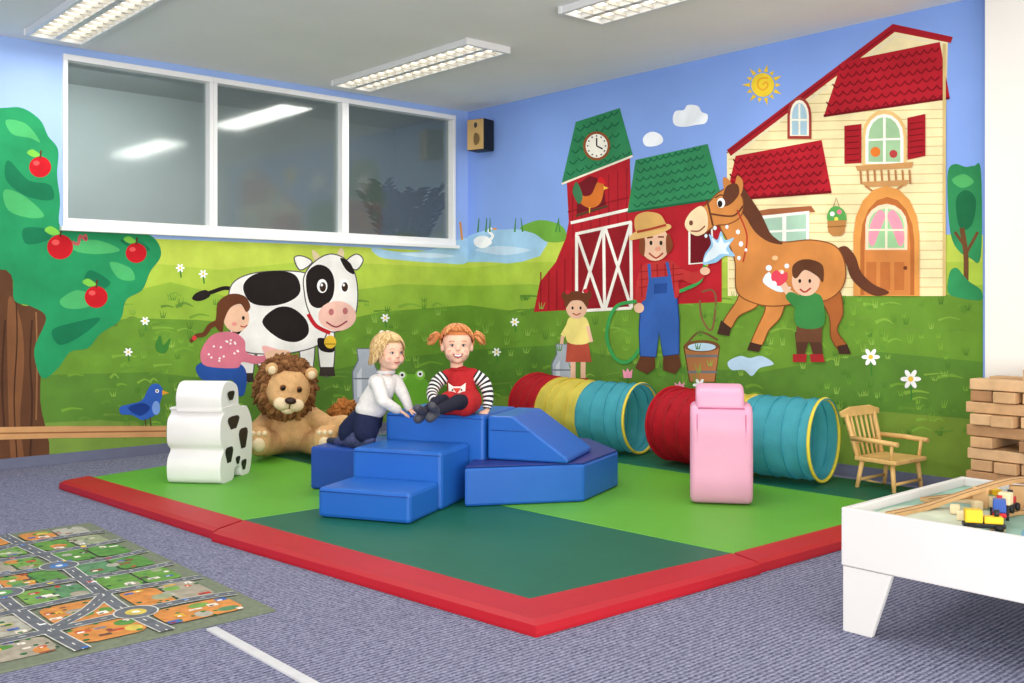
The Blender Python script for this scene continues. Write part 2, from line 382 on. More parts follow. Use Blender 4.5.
# ---- milkmaid
grp('painted_milkmaid',.0048); SK=(240,192,160); BR=(108,60,34)
pg('L',(40,84,168),[196,366,212,360,236,362,246,372,244,394,236,394,232,380,214,384,200,378])
pg('L',(222,120,142),[204,344,214,334,232,332,244,340,246,352,258,356,270,354,272,360,256,364,242,362,236,368,206,366,200,356])
for k in range(16): el('L',(255,240,240),random.uniform(208,238),random.uniform(340,362),1.1,1.1)
pg('L',SK,[266,352,284,350,290,354,284,360,268,360]); el('L',SK,236,318,13,14)
pg('L',BR,[216,316,218,302,230,294,244,296,250,306,246,312,240,304,230,308,224,320,222,332,215,326])
ln('L',BR,[219,322,210,326,204,334,196,336,190,342],6,0,1,.4); el('L',(220,60,60),194,338,2.4,2.4)
el('L',K,243,318,1.4,2); ln('L',(180,50,50),[240,326,244,327,247,325],1.2); el('L',(240,150,140),234,324,2.6,2)
pg('L',(230,190,60),[268,364,290,364,286,386,272,386],0)
pg('L',(100,60,40),[204,392,216,392,214,400,203,400],0)
grp('painted_milk_can')
for w,x,y,s in (('L',365,374,1.15),('R',563,366,1.0)):
    ol(w,(178,186,200),[x-10*s,y+26*s,x-11*s,y-2*s,x-6*s,y-12*s,x-7*s,y-22*s,x+7*s,y-22*s,x+6*s,y-12*s,x+11*s,y-2*s,x+10*s,y+26*s],(110,118,130),1.2,0); pg(w,(215,220,230),[x-7*s,y+20*s,x-7*s,y,x-3*s,y-6*s,x-3*s,y+20*s],0); ln(w,(120,126,140),[x-10*s,y+4*s,x+10*s,y+4*s],1.5,0,0)
grp('painted_frog')
pg('L',(110,180,50),[392,392,398,378,410,374,424,378,432,390,434,404,420,410,400,408]); el('L',(140,205,70),402,376,5,5);el('L',(140,205,70),420,375,5,5);el('L',(255,255,255),402,375,3,3);el('L',(255,255,255),420,374,3,3);el('L',K,402,375,1.4,1.4);el('L',K,420,374,1.4,1.4)
grp('painted_flowers')
def flw(w,x,y,r,c=(250,250,250)):
    ln(w,(60,130,50),[x,y,x+1,y+r*2.4],1.4,0,0)
    for k in range(6): a=k*math.pi/3; el(w,c,x+math.cos(a)*r*.65,y+math.sin(a)*r*.65,r*.5,r*.26,k*60)
    el(w,(240,200,60),x,y,r*.3,r*.3)
for x,y in ((145,321),(203,274),(180,268),(385,318),(128,352)): flw('L',x,y,4)
for x,y,r in ((871,357,8),(911,379,9),(700,385,6),(515,322,4),(497,352,4)): flw('R',x,y,r)
for x,y in ((628,375),(608,392),(680,388)):
    ln('R',(50,130,60),[x,y,x,y+14],1.8,0,0); pg('R',(240,150,180),[x-5,y-6,x-2,y-3,x,y-7,x+2,y-3,x+5,y-6,x+4,y+3,x-4,y+3],0)
pg('L',(60,130,50),[155,345,160,335,163,345,170,338,166,352,158,352])
# ---- barn
grp('painted_barn'); RD=(186,30,42); RD2=(146,22,34); GR=(46,132,84); GR2=(26,98,66)
pg('R',RD,[534,312,540,282,556,262,566,238,569,222,632,208,722,200,722,302,640,306],0)
for k in range(12): ln('R',RD2,[541+k*8,262-k*1.0+(10 if k<3 else 0),541+k*8,311-k*.8],1.3,0,0)
pg('R',RD,[567,182,630,156,632,236,570,240],0); ln('R',RD2,[568,212,631,197],1.5,0,0)
for k in range(7): ln('R',RD2,[573+k*9,186-k*3,573+k*9,238],1,0,0)
pg('R',GR,[562,183,576,122,620,108,633,155],0)
for r in range(5):
    y=172-r*11
    for k in range(7):
        x=571+r*2.4+k*(9.2-r*.6); yy=y-k*(3.2)
        if x<627-(r*2): ln('R',GR2,[x-4,yy,x,yy+3,x+4,yy-1],1.3)
ln('R',(240,230,210),[562,184,633,156],2,0,0)
el('R',(150,80,40),597,146,13.5,14.5); el('R',(248,244,230),597,146,11,12); ln('R',K,[597,146,597,138],1.5,0,0); ln('R',K,[597,146,603,149],1.5,0,0)
for k in range(12): a=k*math.pi/6; el('R',K,597+9*math.cos(a),146+10*math.sin(a),.8,.8)
pg('R',(112,20,30),[577,214,578,184,590,176,604,180,606,205],0)
pg('R',(210,110,40),[580,202,578,190,584,196,592,194,598,182,604,184,604,192,600,204,590,208]); pg('R',(60,120,80),[579,204,573,192,577,182,583,196]); pg('R',(220,30,40),[598,182,600,177,604,179,606,184]); pg('R',(240,190,60),[604,186,609,188,604,190],0)
ln('R',(90,60,40),[576,216,608,206],2.4,0,0); ln('R',(240,190,60),[590,207,590,213],1,0,0)
pg('R',RD2,[576,234,632,222,632,308,577,311],0)
for q in ([576,234,632,222],[577,311,632,308],[577,234,577,311],[604,228,605,309],[631,222,632,308],[578,236,603,308],[603,230,579,309],[606,229,631,306],[631,224,606,308]): ln('R',(240,234,226),q,3,0,0)
ln('R',(240,234,226),[571,223,640,207],3,0,0)
pg('R',GR,[628,212,636,160,708,144,722,198],0)
for r in range(6):
    for k in range(10):
        x=638+r*.8+k*(8.2-r*.4); y=204-r*8.6-k*1.5
        ln('R',GR2,[x-4,y,x,y+3,x+4,y-1],1.3)
ln('R',GR2,[628,212,722,198],2,0,0)
pg('R',(112,16,28),[690,226,712,222,714,262,690,264],0); ln('R',(240,234,226),[690,226,712,222,714,262,690,264],2.2,1,0)
# ---- farmhouse
grp('painted_farmhouse',.0016); CRM=(246,228,174)
pg('R',CRM,[727,152,895,30,948,42,946,120,946,296,770,296,728,296],0)
for k in range(26):
    y=58+k*9.2; x0=727 if y>150 else 727+(150-y)*1.42
    ln('R',(218,192,130),[max(x0,727)+2,y+(0),944,y-4 if y<200 else y-1],1,0,0)
pg('R',(170,26,38),[727,150,893,24,953,37,951,43,895,32,731,156],0); ln('R',(120,12,24),[727,153,893,30],1,0,0); ln('R',(240,225,190),[733,156,896,36,946,44],2,0,0)
def roof(q,rows,cols):
    (ax,ay),(bx,by),(cx,cy),(dx,dy)=q
    pg('R',(184,26,40),[ax,ay,bx,by,cx,cy,dx,dy],0)
    for r in range(rows):
        t=(r+.5)/rows
        lx,ly=ax+(dx-ax)*t,ay+(dy-ay)*t; rx,ry=bx+(cx-bx)*t,by+(cy-by)*t
        for k in range(cols):
            s=(k+(.5 if r%2 else .0)+.3)/cols
            if s>.97: continue
            x=lx+(rx-lx)*s; y=ly+(ry-ly)*s; h=(rx-lx)/cols/2
            ln('R',(128,12,26),[x-h,y,x,y+4,x+h,y],1.5)
    ln('R',(120,10,24),[dx,dy,cx,cy],2.5,0,0)
roof([(842,62),(940,42),(950,98),(824,116)],6,13)
roof([(736,156),(822,140),(832,192),(726,200)],6,12)
def arch(x,y,w,h,col):
    p=[x-w/2,y,x-w/2,y-h*.55]
    for k in range(9): a=math.pi-math.pi*k/8; p+= [x+w/2*math.cos(a),y-h*.55-h*.45*math.sin(a)]
    p+=[x+w/2,y]; pg('R',col,p,0)
arch(800,139,24,42,(168,60,50)); arch(800,136,19,36,(250,240,220)); arch(800,135,15,32,(170,204,220)); ln('R',(250,240,220),[800,104,800,135],1.8,0,0); ln('R',(250,240,220),[792,120,808,120],1.8,0,0)
arch(885,166,44,56,(232,190,120)); arch(885,164,38,50,(250,244,230)); arch(885,162,32,45,(158,196,150)); ln('R',(250,244,230),[885,116,885,162],2.4,0,0); ln('R',(250,244,230),[869,140,901,139],2,0,0); el('R',(230,120,40),876,152,5,5); el('R',(180,60,60),894,154,4,4)
pg('R',(168,22,34),[845,126,862,124,862,163,845,164],0); pg('R',(168,22,34),[908,118,926,114,926,156,908,160],0)
for k in range(6): ln('R',(112,10,20),[847,131+k*6,860,130+k*6],1,0,0); ln('R',(112,10,20),[910,124+k*6,924,122+k*6],1,0,0)
pg('R',(206,150,90),[856,166,914,162,912,168,858,171],0)
for k in range(8): ln('R',(186,124,70),[861+k*7,170,862+k*7,184],2,0,0)
pg('R',(206,150,90),[862,182,910,180,906,186,866,187],0); ln('R',(186,124,70),[866,186,884,196,904,185],2)
arch(887,296,66,110,(224,150,72)); arch(888,295,54,98,(186,104,48)); arch(888,295,46,92,(214,132,66))
arch(887,250,42,46,(250,214,180)); arch(887,248,36,40,(156,206,150)); pg('R',(244,150,170),[869,240,872,222,880,210,886,216,880,232,874,246]); pg('R',(244,150,170),[905,240,902,222,894,210,888,216,894,232,900,246]); ln('R',(250,230,200),[887,208,887,250],2.2,0,0); ln('R',(250,230,200),[869,230,905,230],1.8,0,0)
for x in (872,886,900): pg('R',(196,112,54),[x-5,262,x+5,262,x+5,290,x-5,290],0)
el('R',(120,60,30),906,268,2,2)
pg('R',(168,98,60),[752,212,770,209,812,206,816,212,756,217],0); pg('R',(250,246,236),[760,216,810,211,810,250,760,250],0)
pg('R',(168,204,180),[763,219,783,217,783,247,763,247],0); pg('R',(168,204,180),[787,216,807,214,807,247,787,247],0); ln('R',(250,246,236),[763,232,807,230],2,0,0); pg('R',(200,140,90),[757,250,814,249,814,255,757,256],0)
ln('R',(120,90,50),[829,222,837,198,845,222],1,0,0); pg('R',(90,170,80),[828,220,830,210,837,206,845,211,847,221,838,226]); el('R',(250,250,250),833,214,2.4,2.4);el('R',(240,120,150),840,212,2.4,2.4);el('R',(250,230,90),837,219,2,2)
pg('R',(190,130,70),[828,221,847,220,845,233,841,236,833,236,829,232],0); ln('R',(140,90,40),[828,227,847,226],1,0,0)
ln('R',(214,184,120),[945,44,945,296],3,0,0)
grp('painted_tree',.0014)
pg('R',(46,142,84),[948,172,955,164,966,167,974,166,981,171,981,256,970,258,958,250,951,235,948,205]); pg('R',(26,108,66),[956,200,966,190,976,200,972,225,960,228]); pg('R',(80,180,100),[952,180,964,174,974,182,962,188])
ln('R',(110,70,40),[966,285,966,255,962,228],5); ln('R',(110,70,40),[967,252,978,232],3,0,0); ln('R',(110,70,40),[965,246,955,232],3,0,0)
pg('R',(46,142,84),[948,292,950,272,957,268,964,276,970,282,981,290,981,300,960,298])
# ---- sun and clouds
grp('painted_sun_clouds')
for k in range(14):
    a=k*2*math.pi/14; r=21 if k%2 else 18; w_=.16
    put('R',[(763+13*math.cos(a-w_),85+13.5*math.sin(a-w_)),(763+r*math.cos(a),85+r*math.sin(a)),(763+13*math.cos(a+w_),85+13.5*math.sin(a+w_))],(250,205,40))
el('R',(252,214,50),763,85,11.5,12); ln('R',(246,170,40),[763,85,766,82,768,86,763,90,758,86,760,79,768,78],1.6)
pg('R',(242,246,252),[673,118,676,111,684,110,688,105,698,106,702,112,708,115,706,123,696,125,684,127,675,125]); pg('R',(242,246,252),[643,139,648,133,655,132,662,136,663,142,656,146,646,146])
# ---- horse
grp('painted_horse',.0105); HO=(212,134,66); HO2=(170,94,44); HM=(104,58,38)
pg('R',HM,[836,252,846,246,856,256,862,272,874,284,890,292,878,296,864,290,852,278,846,262])
for q in ([818,290,838,286,844,312,838,330,848,346,842,352,832,338,830,316],[800,296,816,296,818,318,808,330,806,344,800,344,800,325,806,314]): ol('R',HO2,q,(120,66,34),1)
ol('R',HO,[744,284,764,290,758,306,740,316,732,328,724,326,726,318,738,300],(130,72,36),1)
ol('R',HO,[768,290,786,294,782,316,770,330,762,346,752,344,758,328,766,310],(130,72,36),1)
ol('R',HO,[738,292,736,262,728,240,720,222,732,204,746,216,762,236,784,242,812,240,836,246,846,264,844,286,828,300,804,302,780,306,758,304],(130,72,36),1.2)
pg('R',(70,44,34),[722,320,732,328,730,336,718,334],0); pg('R',(70,44,34),[751,342,763,345,760,352,748,350],0); pg('R',(70,44,34),[838,346,848,344,852,354,840,354],0)
pg('R',HM,[738,182,750,196,762,214,772,234,784,244,770,242,756,232,746,216,736,200])
ol('R',HO,[737,190,744,200,742,216,730,224,716,226,704,234,692,232,688,222,694,212,708,204,718,194,728,188],(130,72,36),1.2)
pg('R',(244,214,170),[702,206,708,214,708,230,698,236,688,230,686,222,692,212]); el('R',(120,70,50),692,223,2,2.6); ln('R',(140,60,40),[692,231,700,231,706,226],1.4)
pg('R',HO,[726,192,724,178,730,180,734,190]); pg('R',HO,[736,192,738,176,744,182,742,194]); pg('R',HM,[724,196,728,186,738,184,740,194,732,204,724,206])
el('R',(255,255,255),722,203,4,5); el('R',K,721,204,2.4,3.4); ln('R',HM,[716,198,722,195,727,198],1.4)
ln('R',(110,60,34),[708,200,714,226],2,0,0); ln('R',(110,60,34),[712,214,734,216,744,206],1.8); ln('R',(190,60,40),[738,210,748,236,744,262],1.6)
for x,y in ((776,258),(782,272),(770,268)): el('R',(244,196,140),x,y,3,2.4)
# water jet from the hose, opening out into drops
WT_=(226,240,250); WB=(150,200,236)
pg('R',WB,[704,264,706,254,712,244,710,234,718,240,722,231,726,240,735,238,730,247,736,256,726,256,718,262,710,264])
pg('R',WT_,[705,262,708,254,714,246,713,238,719,243,722,236,725,243,731,242,727,249,730,254,722,254,714,259])
for x,y,r in ((739,232,2),(742,244,2.2),(740,258,1.8),(716,228,1.8),(707,236,1.6),(728,227,1.6),(747,250,1.4)): el('R',WT_,x,y,r,r*1.2)
pg('R',WT_,[764,282,770,272,776,280,784,270,784,284,792,288,780,292])
# ---- farmer
grp('painted_farmer',.0105)
ln('R',(56,158,80),[706,264,704,272,700,282,684,290,670,294,650,300,632,302,618,306,610,320,608,340,616,358,628,362,640,350,646,334],3.4); ln('R',(190,180,60),[707,266,710,258],3.4,0,0)
pg('R',(96,56,36),[642,354,656,354,656,368,648,374,636,368],0); pg('R',(96,56,36),[664,354,680,352,682,366,676,374,664,370],0)
ol('R',(52,96,178),[642,300,640,330,641,356,657,357,660,332,664,356,680,354,680,320,678,296,676,270,646,272],(24,50,110),1,0)
pg('R',(194,50,50),[640,272,646,264,656,262,672,260,682,268,694,272,704,270,706,276,694,284,680,280,678,298,646,300,642,306,636,296])
for k in range(5): ln('R',(150,24,30),[642+k*8,264,643+k*8,298],1,0,0)
for k in range(3): ln('R',(150,24,30),[640,272+k*8,684,268+k*6],.9,0,0)
pg('R',(52,96,178),[650,278,672,276,676,300,646,302],0); ln('R',(52,96,178),[651,280,650,264],3,0,0); ln('R',(52,96,178),[671,278,668,262],3,0,0); pg('R',(36,74,150),[655,284,668,283,668,293,655,294],0)
el('R',SK,706,271,5,4); el('R',SK,640,308,5,5)
el('R',SK,656,244,15,17); pg('R',(140,70,40),[642,236,640,250,645,256,646,240]); pg('R',(140,70,40),[670,234,674,246,668,254,667,238])
pg('R',(228,182,110),[630,240,636,232,652,228,668,224,672,228,660,234,644,238]); pg('R',(218,168,94),[638,233,636,218,646,212,660,214,666,222,667,228,652,231]); ln('R',(170,60,40),[638,232,652,229,667,225],2.4)
for x in (652,662): el('R',K,x,243,1.5,2.3)
el('R',(236,160,130),659,249,3,2.4); ln('R',(170,60,50),[650,253,657,258,664,253],1.6); ln('R',(120,60,30),[648,238,654,237],1.6,0,0); ln('R',(120,60,30),[659,237,665,237],1.6,0,0)
# ---- bucket, puddle
grp('painted_bucket')
ln('R',(110,74,50),[687,344,700,332,718,340],2)
ol('R',(176,112,66),[684,346,720,346,715,382,690,382],(96,56,30),1.2,0); el('R',(120,76,44),702,346,18,6); el('R',(190,220,240),702,347,14,4)
ln('R',(110,114,120),[686,356,718,356],2.4,0,0); ln('R',(110,114,120),[688,372,717,372],2.4,0,0)
ln('R',(130,90,60),[700,300,702,318,712,330,716,300,712,290,702,292],2)
pg('R',(186,216,240),[728,362,740,356,750,358,762,356,774,364,760,368,752,376,744,370,732,370])
# ---- boy
grp('painted_boy',.0135)
pg('R',(90,56,40),[796,332,822,332,824,354,814,354,810,340,806,354,798,354],0); pg('R',(176,40,44),[794,354,808,354,807,362,794,362],0); pg('R',(176,40,44),[811,354,824,354,826,362,812,362],0)
pg('R',(112,70,46),[798,322,823,322,823,342,797,342],0)
pg('R',(58,136,66),[797,302,802,294,816,293,824,300,824,326,798,326]); pg('R',SK,[797,304,790,298,784,290,780,282,785,280,792,290,800,296])
pg('R',(58,136,66),[800,296,791,292,787,298,798,308]); el('R',SK,807,281,14,15); pg('R',(100,58,36),[794,276,794,266,802,260,814,260,824,266,824,282,818,276,806,270,798,278])
el('R',K,801,281,1.4,2); el('R',K,811,281,1.4,2); ln('R',(180,50,50),[801,289,806,292,812,288],1.6); el('R',SK,782,281,4,4); pg('R',(236,70,90),[773,274,778,270,783,274,788,272,788,280,780,286,773,280])
for x,y,r in ((770,268,3),(775,284,3),(788,266,2.4),(768,276,2)): el('R',(240,246,252),x,y,r,r)
# ---- little girl with milk can
grp('painted_girl',.0045)
pg('R',SK,[571,356,576,356,576,378,571,378],0); pg('R',SK,[581,356,586,356,586,378,581,378],0); pg('R',(170,40,50),[568,378,577,378,577,386,568,386],0); pg('R',(170,40,50),[580,378,588,378,589,386,580,386],0)
pg('R',(190,80,60),[568,338,588,338,592,362,566,362],0); pg('R',(246,226,130),[568,320,578,316,588,320,590,342,568,342]); ln('R',(246,226,130),[570,324,563,336],5,0,0); ln('R',SK,[563,336,562,344],3.4,0,0); ln('R',SK,[588,326,592,342],3.4,0,0)
el('R',SK,577,308,10.5,11); pg('R',(116,62,36),[566,308,566,296,576,291,588,296,588,308,582,301,572,301]); el('R',(116,62,36),566,296,4,5); el('R',(116,62,36),588,295,4,5); el('R',(220,40,60),568,292,2.6,2.2); el('R',(220,40,60),586,291,2.6,2.2)
el('R',K,573,308,1.1,1.6); el('R',K,581,308,1.1,1.6); ln('R',(180,50,50),[573,313,577,315,581,313],1.1)
for g_ in MG:
    for k_,mu in (('L',muralL),('R',muralR)):
        if len(g_[k_].bm.verts): g_[k_].done(mu)
        else: g_[k_].bm.free()

# ================================================================= FLOOR MATS
red=M((172,22,36),.5,.05,3,.05,30,.25); red.name='red_vinyl'
lg=M((92,164,50),.5,.06,2,.06,20,.25); dg_=M((22,94,70),.5,.06,2,.06,20,.25)
mt=.045
me_=empty('play_mat',(3.6,4.3,0))
def tile(name,pts,mm):
    b=B(name); b.prism([(p[0],p[1],.001) for p in pts],(0,0,mt-.001),mm,.007); b.done(me_)
A0=(2.36,2.56);A1=(3.42,2.47);A2=(4.86,2.44);A3=(5.38,2.43)
B0=(2.20,4.40);B1=(3.32,4.40);B2=(4.80,4.40);B3=(5.38,4.40)
C0=(2.08,6.08);Cc1=(3.28,6.35);C2_=(4.7,6.55);C3=(5.38,6.60)
g0=.002
tile('tile_dark_front',[A0,(A1[0]-g0,A1[1]),(B1[0]-g0,B1[1]-g0),(B0[0],B0[1]-g0)],dg_); tile('tile_bright_right',[A1,A2,(B2[0],4.398),(B1[0],4.398)],lg); tile('tile_dark_wall',[(A2[0]+g0,A2[1]),A3,(B3[0],4.398),(B2[0]+g0,4.398)],dg_)
tile('tile_bright_left',[B0,(B1[0]-g0,4.4),(Cc1[0]-g0,Cc1[1]),C0],lg); tile('tile_dark_back',[B1,B2,C2_,Cc1],dg_); tile('tile_dark_far',[(B2[0]+g0,4.4),B3,C3,(C2_[0]+g0,C2_[1])],dg_)
def strip(name,a,b_,a2,b2,h=.036):
    bb=B(name); a=Vector((*a,0)); c=Vector((*b_,0)); oa=Vector((*a2,0))-a; oc=Vector((*b2,0))-c
    bm=bmesh.new()
    prof=[(0,.001),(0,mt+.001),(.8,mt-.002),(.97,h),(1,.012),(1,.001)]
    r1=[bm.verts.new(a+oa*x+Vector((0,0,z))) for x,z in prof]; r2=[bm.verts.new(c+oc*x+Vector((0,0,z))) for x,z in prof]
    for i in range(5): bm.faces.new((r1[i],r1[i+1],r2[i+1],r2[i]))
    bm.faces.new(r1); bm.faces.new(r2[::-1]); bmesh.ops.recalc_face_normals(bm,faces=bm.faces)
    bb.merge(bm,red,False); bb.done(me_)
strip('border_front',A0,(3.41,2.471),(2.19,2.345),(3.37,2.305)); strip('border_front_right',(3.425,2.47),A3,(3.38,2.315),(5.40,2.26))
strip('border_left',A0,(2.202,4.385),(2.19,2.345),(1.985,4.27)); strip('border_left_back',(2.2,4.40),(2.075,6.13),(2.005,4.30),(1.885,6.06))

# ================================================================= ROAD RUG
b=B('road_map_rug'); RX0,RX1,RY0,RY1=.20,1.70,3.15,5.0
b.box(((RX0+RX1)/2,(RY0+RY1)/2,.004),(RX1-RX0,RY1-RY0,.007),M((112,120,100),.95,.15,40))
zc=[.0078]
def rm(c): return M(c,.95,.2,25)
def rpoly(pts,c):
    zc[0]+=.000006; b.face([(x,y,zc[0]) for x,y in pts],rm(c))
def rr_(x0,y0,x1,y1,c,r=.03):
    r=min(r,(x1-x0)/2.1,(y1-y0)/2.1); p=[]
    for cx,cy,a0 in ((x1-r,y1-r,0),(x0+r,y1-r,90),(x0+r,y0+r,180),(x1-r,y0+r,270)):
        for k in range(4): a=math.radians(a0+30*k); p.append((cx+r*math.cos(a),cy+r*math.sin(a)))
    rpoly(p,c)
def rcirc(x,y,r,c,ry=None,n=18): rpoly([(x+r*math.cos(a),y+(ry or r)*math.sin(a)) for a in [2*math.pi*k/n for k in range(n)]],c)
def ribbon(pts,w,c,dash=0):
    p=cr(pts,8,False) if len(pts)>2 else [tuple(Vector(pts[0]).lerp(Vector(pts[1]),k/12)) for k in range(13)]
    zc[0]+=.000006
    for i in range(len(p)-1):
        if dash and i%2: continue
        a=Vector(p[i]);d=Vector(p[i+1])-a
        if d.length<1e-5: continue
        n=Vector((-d.y,d.x)).normalized()*w/2; e_=a+d*(.55 if dash else 1.03)
        b.face([(q.x,q.y,zc[0]) for q in (a+n,e_+n,e_-n,a-n)],rm(c))
rnd=random.Random(11)
pal=[(84,134,62),(112,152,72),(200,182,84),(156,148,130),(88,132,92),(196,130,66),(144,152,120),(96,142,62),(166,164,150)]
xs_=[.24,.50,.76,1.04,1.32,1.66]; ys_=[3.19,3.43,3.72,3.98,4.24,4.50,4.74,4.96]
for i in range(5):
    for j in range(7):
        x0,x1,y0,y1=xs_[i]+.03,xs_[i+1]-.03,ys_[j]+.03,ys_[j+1]-.03
        if rnd.random()<.4:
            s=(x0+x1)/2; rr_(x0,y0,s-.005,y1,rnd.choice(pal)); rr_(s+.005,y0,x1,y1,rnd.choice(pal))
        else: rr_(x0,y0,x1,y1,rnd.choice(pal),.05)
        for k in range(3): rcirc(rnd.uniform(x0+.03,x1-.03),rnd.uniform(y0+.03,y1-.03),rnd.uniform(.02,.04),rnd.choice(pal),rnd.uniform(.02,.035))
        for k in range(6):
            w=rnd.uniform(.018,.05);h=rnd.uniform(.014,.035); x=rnd.uniform(x0,x1-w);y=rnd.uniform(y0,y1-h)
            c=rnd.choice([(184,56,46),(222,212,194),(70,100,160),(206,166,60),(130,80,56),(226,220,208),(120,124,130),(180,90,50),(90,70,60)])
            rr_(x,y,x+w,y+h,c,.004); rr_(x+.004,y+.004,x+w*.55,y+h*.5,rnd.choice([(60,60,64),(240,236,226),(150,60,50)]),.003)
        for k in range(7): xx,yy=rnd.uniform(x0,x1),rnd.uniform(y0,y1); rcirc(xx,yy,rnd.uniform(.006,.012),rnd.choice([(40,96,50),(56,116,60),(30,80,54)]),None,8)
roads=[]
for k,x in enumerate(xs_[1:-1]): roads.append([(x+.02*math.sin(j*1.7+k),y) for j,y in enumerate([3.17,3.5,3.9,4.3,4.7,4.98])])
for k,y in enumerate(ys_[1:-1]): roads.append([(x,y+.018*math.sin(j*2.1+k)) for j,x in enumerate([.22,.5,.85,1.2,1.5,1.68])])
roads.append([(.5,3.98),(.62,4.12),(.76,4.24)]); roads.append([(1.04,3.43),(1.2,3.56),(1.32,3.72)]); roads.append([(1.04,4.5),(1.16,4.66),(1.32,4.74)])
for r in roads: ribbon(r,.054,(206,206,196))
for r in roads: ribbon(r,.045,(100,104,110))
for r in roads: ribbon(r,.004,(226,226,216),1)
for x,y in ((1.04,3.98),(.5,4.5),(1.32,4.24),(.76,3.43),(1.32,3.43)):
    rcirc(x,y,.075,(206,206,196)); rcirc(x,y,.07,(100,104,110)); rcirc(x,y,.036,rnd.choice([(70,120,180),(200,180,80),(90,150,80)])); rcirc(x,y,.014,(220,216,206))
for k in range(60):
    r=rnd.choice(roads[:10]); q=Vector(rnd.choice(r)); q+=Vector((rnd.uniform(-.01,.01),rnd.uniform(-.01,.01)))
    if RX0+.02<q.x<RX1-.04 and RY0+.02<q.y<RY1-.04: rr_(q.x,q.y,q.x+.022,q.y+.013,rnd.choice([(200,50,50),(60,110,190),(230,200,60),(240,240,240)]),.003)
b.done()

# ================================================================= BLUE FOAM STEPS
bl=M((32,96,182),.36,.05,2.5,.14,7,.4); bl2=M((30,70,154),.38,.05,2.5,.12,7,.4); bl3=M((40,50,124),.42,.05,2.5,.10,7,.4)
fa=Vector((.88,.475,0)).normalized(); fb=Vector((.475,-.88,0)).normalized(); Z=Vector((0,0,1))
S=Vector((2.73,3.78,mt)); SL=S-fb*.49
b=B('foam_play_steps')
def side(prof,base,m,wvec,bev=.012): b.prism([base+fa*x+Z*z for x,z in prof],wvec,m,bev)
R_=.145
side([(0,.002),(0,R_),(.33,R_),(.33,.002)],SL,bl,fb*.49,.018)
side([(.335,.002),(.335,R_*2),(.70,R_*2),(.70,.002)],SL,bl,fb*.50,.018)
side([(.705,.002),(.705,R_*3),(1.22,R_*3),(1.22,.002)],SL,bl,fb*.58,.018)
sm=M((20,64,140),.5,.02,5)
for k_,wd_ in ((0,.49),(1,.50),(2,.58)):
    x=(0,.335,.705)[k_]-.001; z=R_*(k_+1)-.018
    b.tube([SL+fa*x+fb*.01+Z*z,SL+fa*x+fb*(wd_-.01)+Z*z],.0025,sm,5)
b.done()
b=B('foam_play_block'); b.prism([SL+fa*.62-fb*.006+Z*.002,SL+fa*.62-fb*.42+Z*.002,SL+fa*1.15-fb*.42+Z*.002,SL+fa*1.15-fb*.006+Z*.002],Z*.235,bl2,.014); b.done()
b=B('foam_play_corner')
base=[(3.17,3.925),(3.716,3.616),(4.18,3.80),(4.42,4.25),(4.30,4.60),(3.98,4.62)]
b.prism([(x,y,mt+.002) for x,y in base],(0,0,.195),bl,.014)
b.prism([(x*.985+.055,y*.985+.06,mt+.198) for x,y in base],(0,0,.006),bl3,.003)
b.done()
b=B('foam_play_wedge'); q=SL+fa*.72+fb*.595
prof=[(0,.206),(0,.435),(.14,.435),(.44,.23),(.44,.206)]
b.prism([q+fb*x+Z*z for x,z in prof],fa*.46,bl,.010)
b.tube([q+fb*.02-fa*.001+Z*.36,q+fb*.24-fa*.001+Z*.36],.002,sm,5)
b.done()

# ================================================================= FOAM ANIMALS
def foam_animal(name,origin,pd,wd,width,prof,m,bev=.03):
    b=B(name); pts=cr(prof,5); b.prism([origin+pd*p+Z*z for p,z in pts],wd*width,m,0)
    o=b.done(); md=o.modifiers.new('b','BEVEL'); md.width=bev; md.segments=4; md.limit_method='ANGLE'; md.angle_limit=math.radians(50)
    for f in o.data.polygons: f.use_smooth=len(f.vertices)==4
    return o
pd=Vector((.755,.656,0)).normalized(); wd=Vector((.656,-.755,0)).normalized()
wv_=M((232,230,228),.38,.04,3,.16,8,.4); og=G(166,484,mt)+Z*.003; og+=pd*.04
sx_=.72
cowp=[(.0,.0),(.2,.0),(.24,.06),(.34,.06),(.38,0),(.54,0),(.60,.12),(.60,.30),(.50,.40),(.40,.41)]
cowp+=[(.3,.43),(.1,.43),(.0,.425),(.03,.40),(-.03,.36),(-.045,.28),(-.03,.22),(.02,.185),(-.03,.14),(-.045,.07)]
cowp=[(p*sx_,z) for p,z in cowp]
headp=[(p*sx_,z) for p,z in [(.02,.40),(.30,.40),(.33,.46),(.30,.54),(.16,.575),(.04,.565),(-.02,.50),(-.01,.43)]]
ce=empty('cow_foam_seat',og)
o=foam_animal('body',og,pd,wd,.32,cowp,wv_,.025); par(o,ce)
o=foam_animal('head_part',og+wd*.045,pd,wd,.272,headp,wv_,.025); par(o,ce)
b=B('spots'); so=og+wd*.3215; kk=M((28,28,30),.4,.02,5)
for (p,z,rp_,rz) in ((.13,.49,.045,.035),(.17,.33,.075,.05),(.33,.22,.06,.08),(.10,.15,.05,.06),(.24,.10,.03,.03),(.34,.06,.035,.04)):
    b.face([so+pd*(p*.9+rp_*(1+.25*math.sin(3*a))*math.cos(a))+Z*(z+rz*(1+.25*math.cos(2*a))*math.sin(a)) for a in [2*math.pi*k/20 for k in range(20)]],kk)
b.done(ce)
pk=M((224,158,186),.42,.05,3,.18,8,.4)
pdp=(Vector((.18*C1+.98*C2,-.18*C2+.98*C1,0))).normalized(); wdp=Vector((pdp.y,-pdp.x,0))
po=G(690,504,mt)+Z*.003
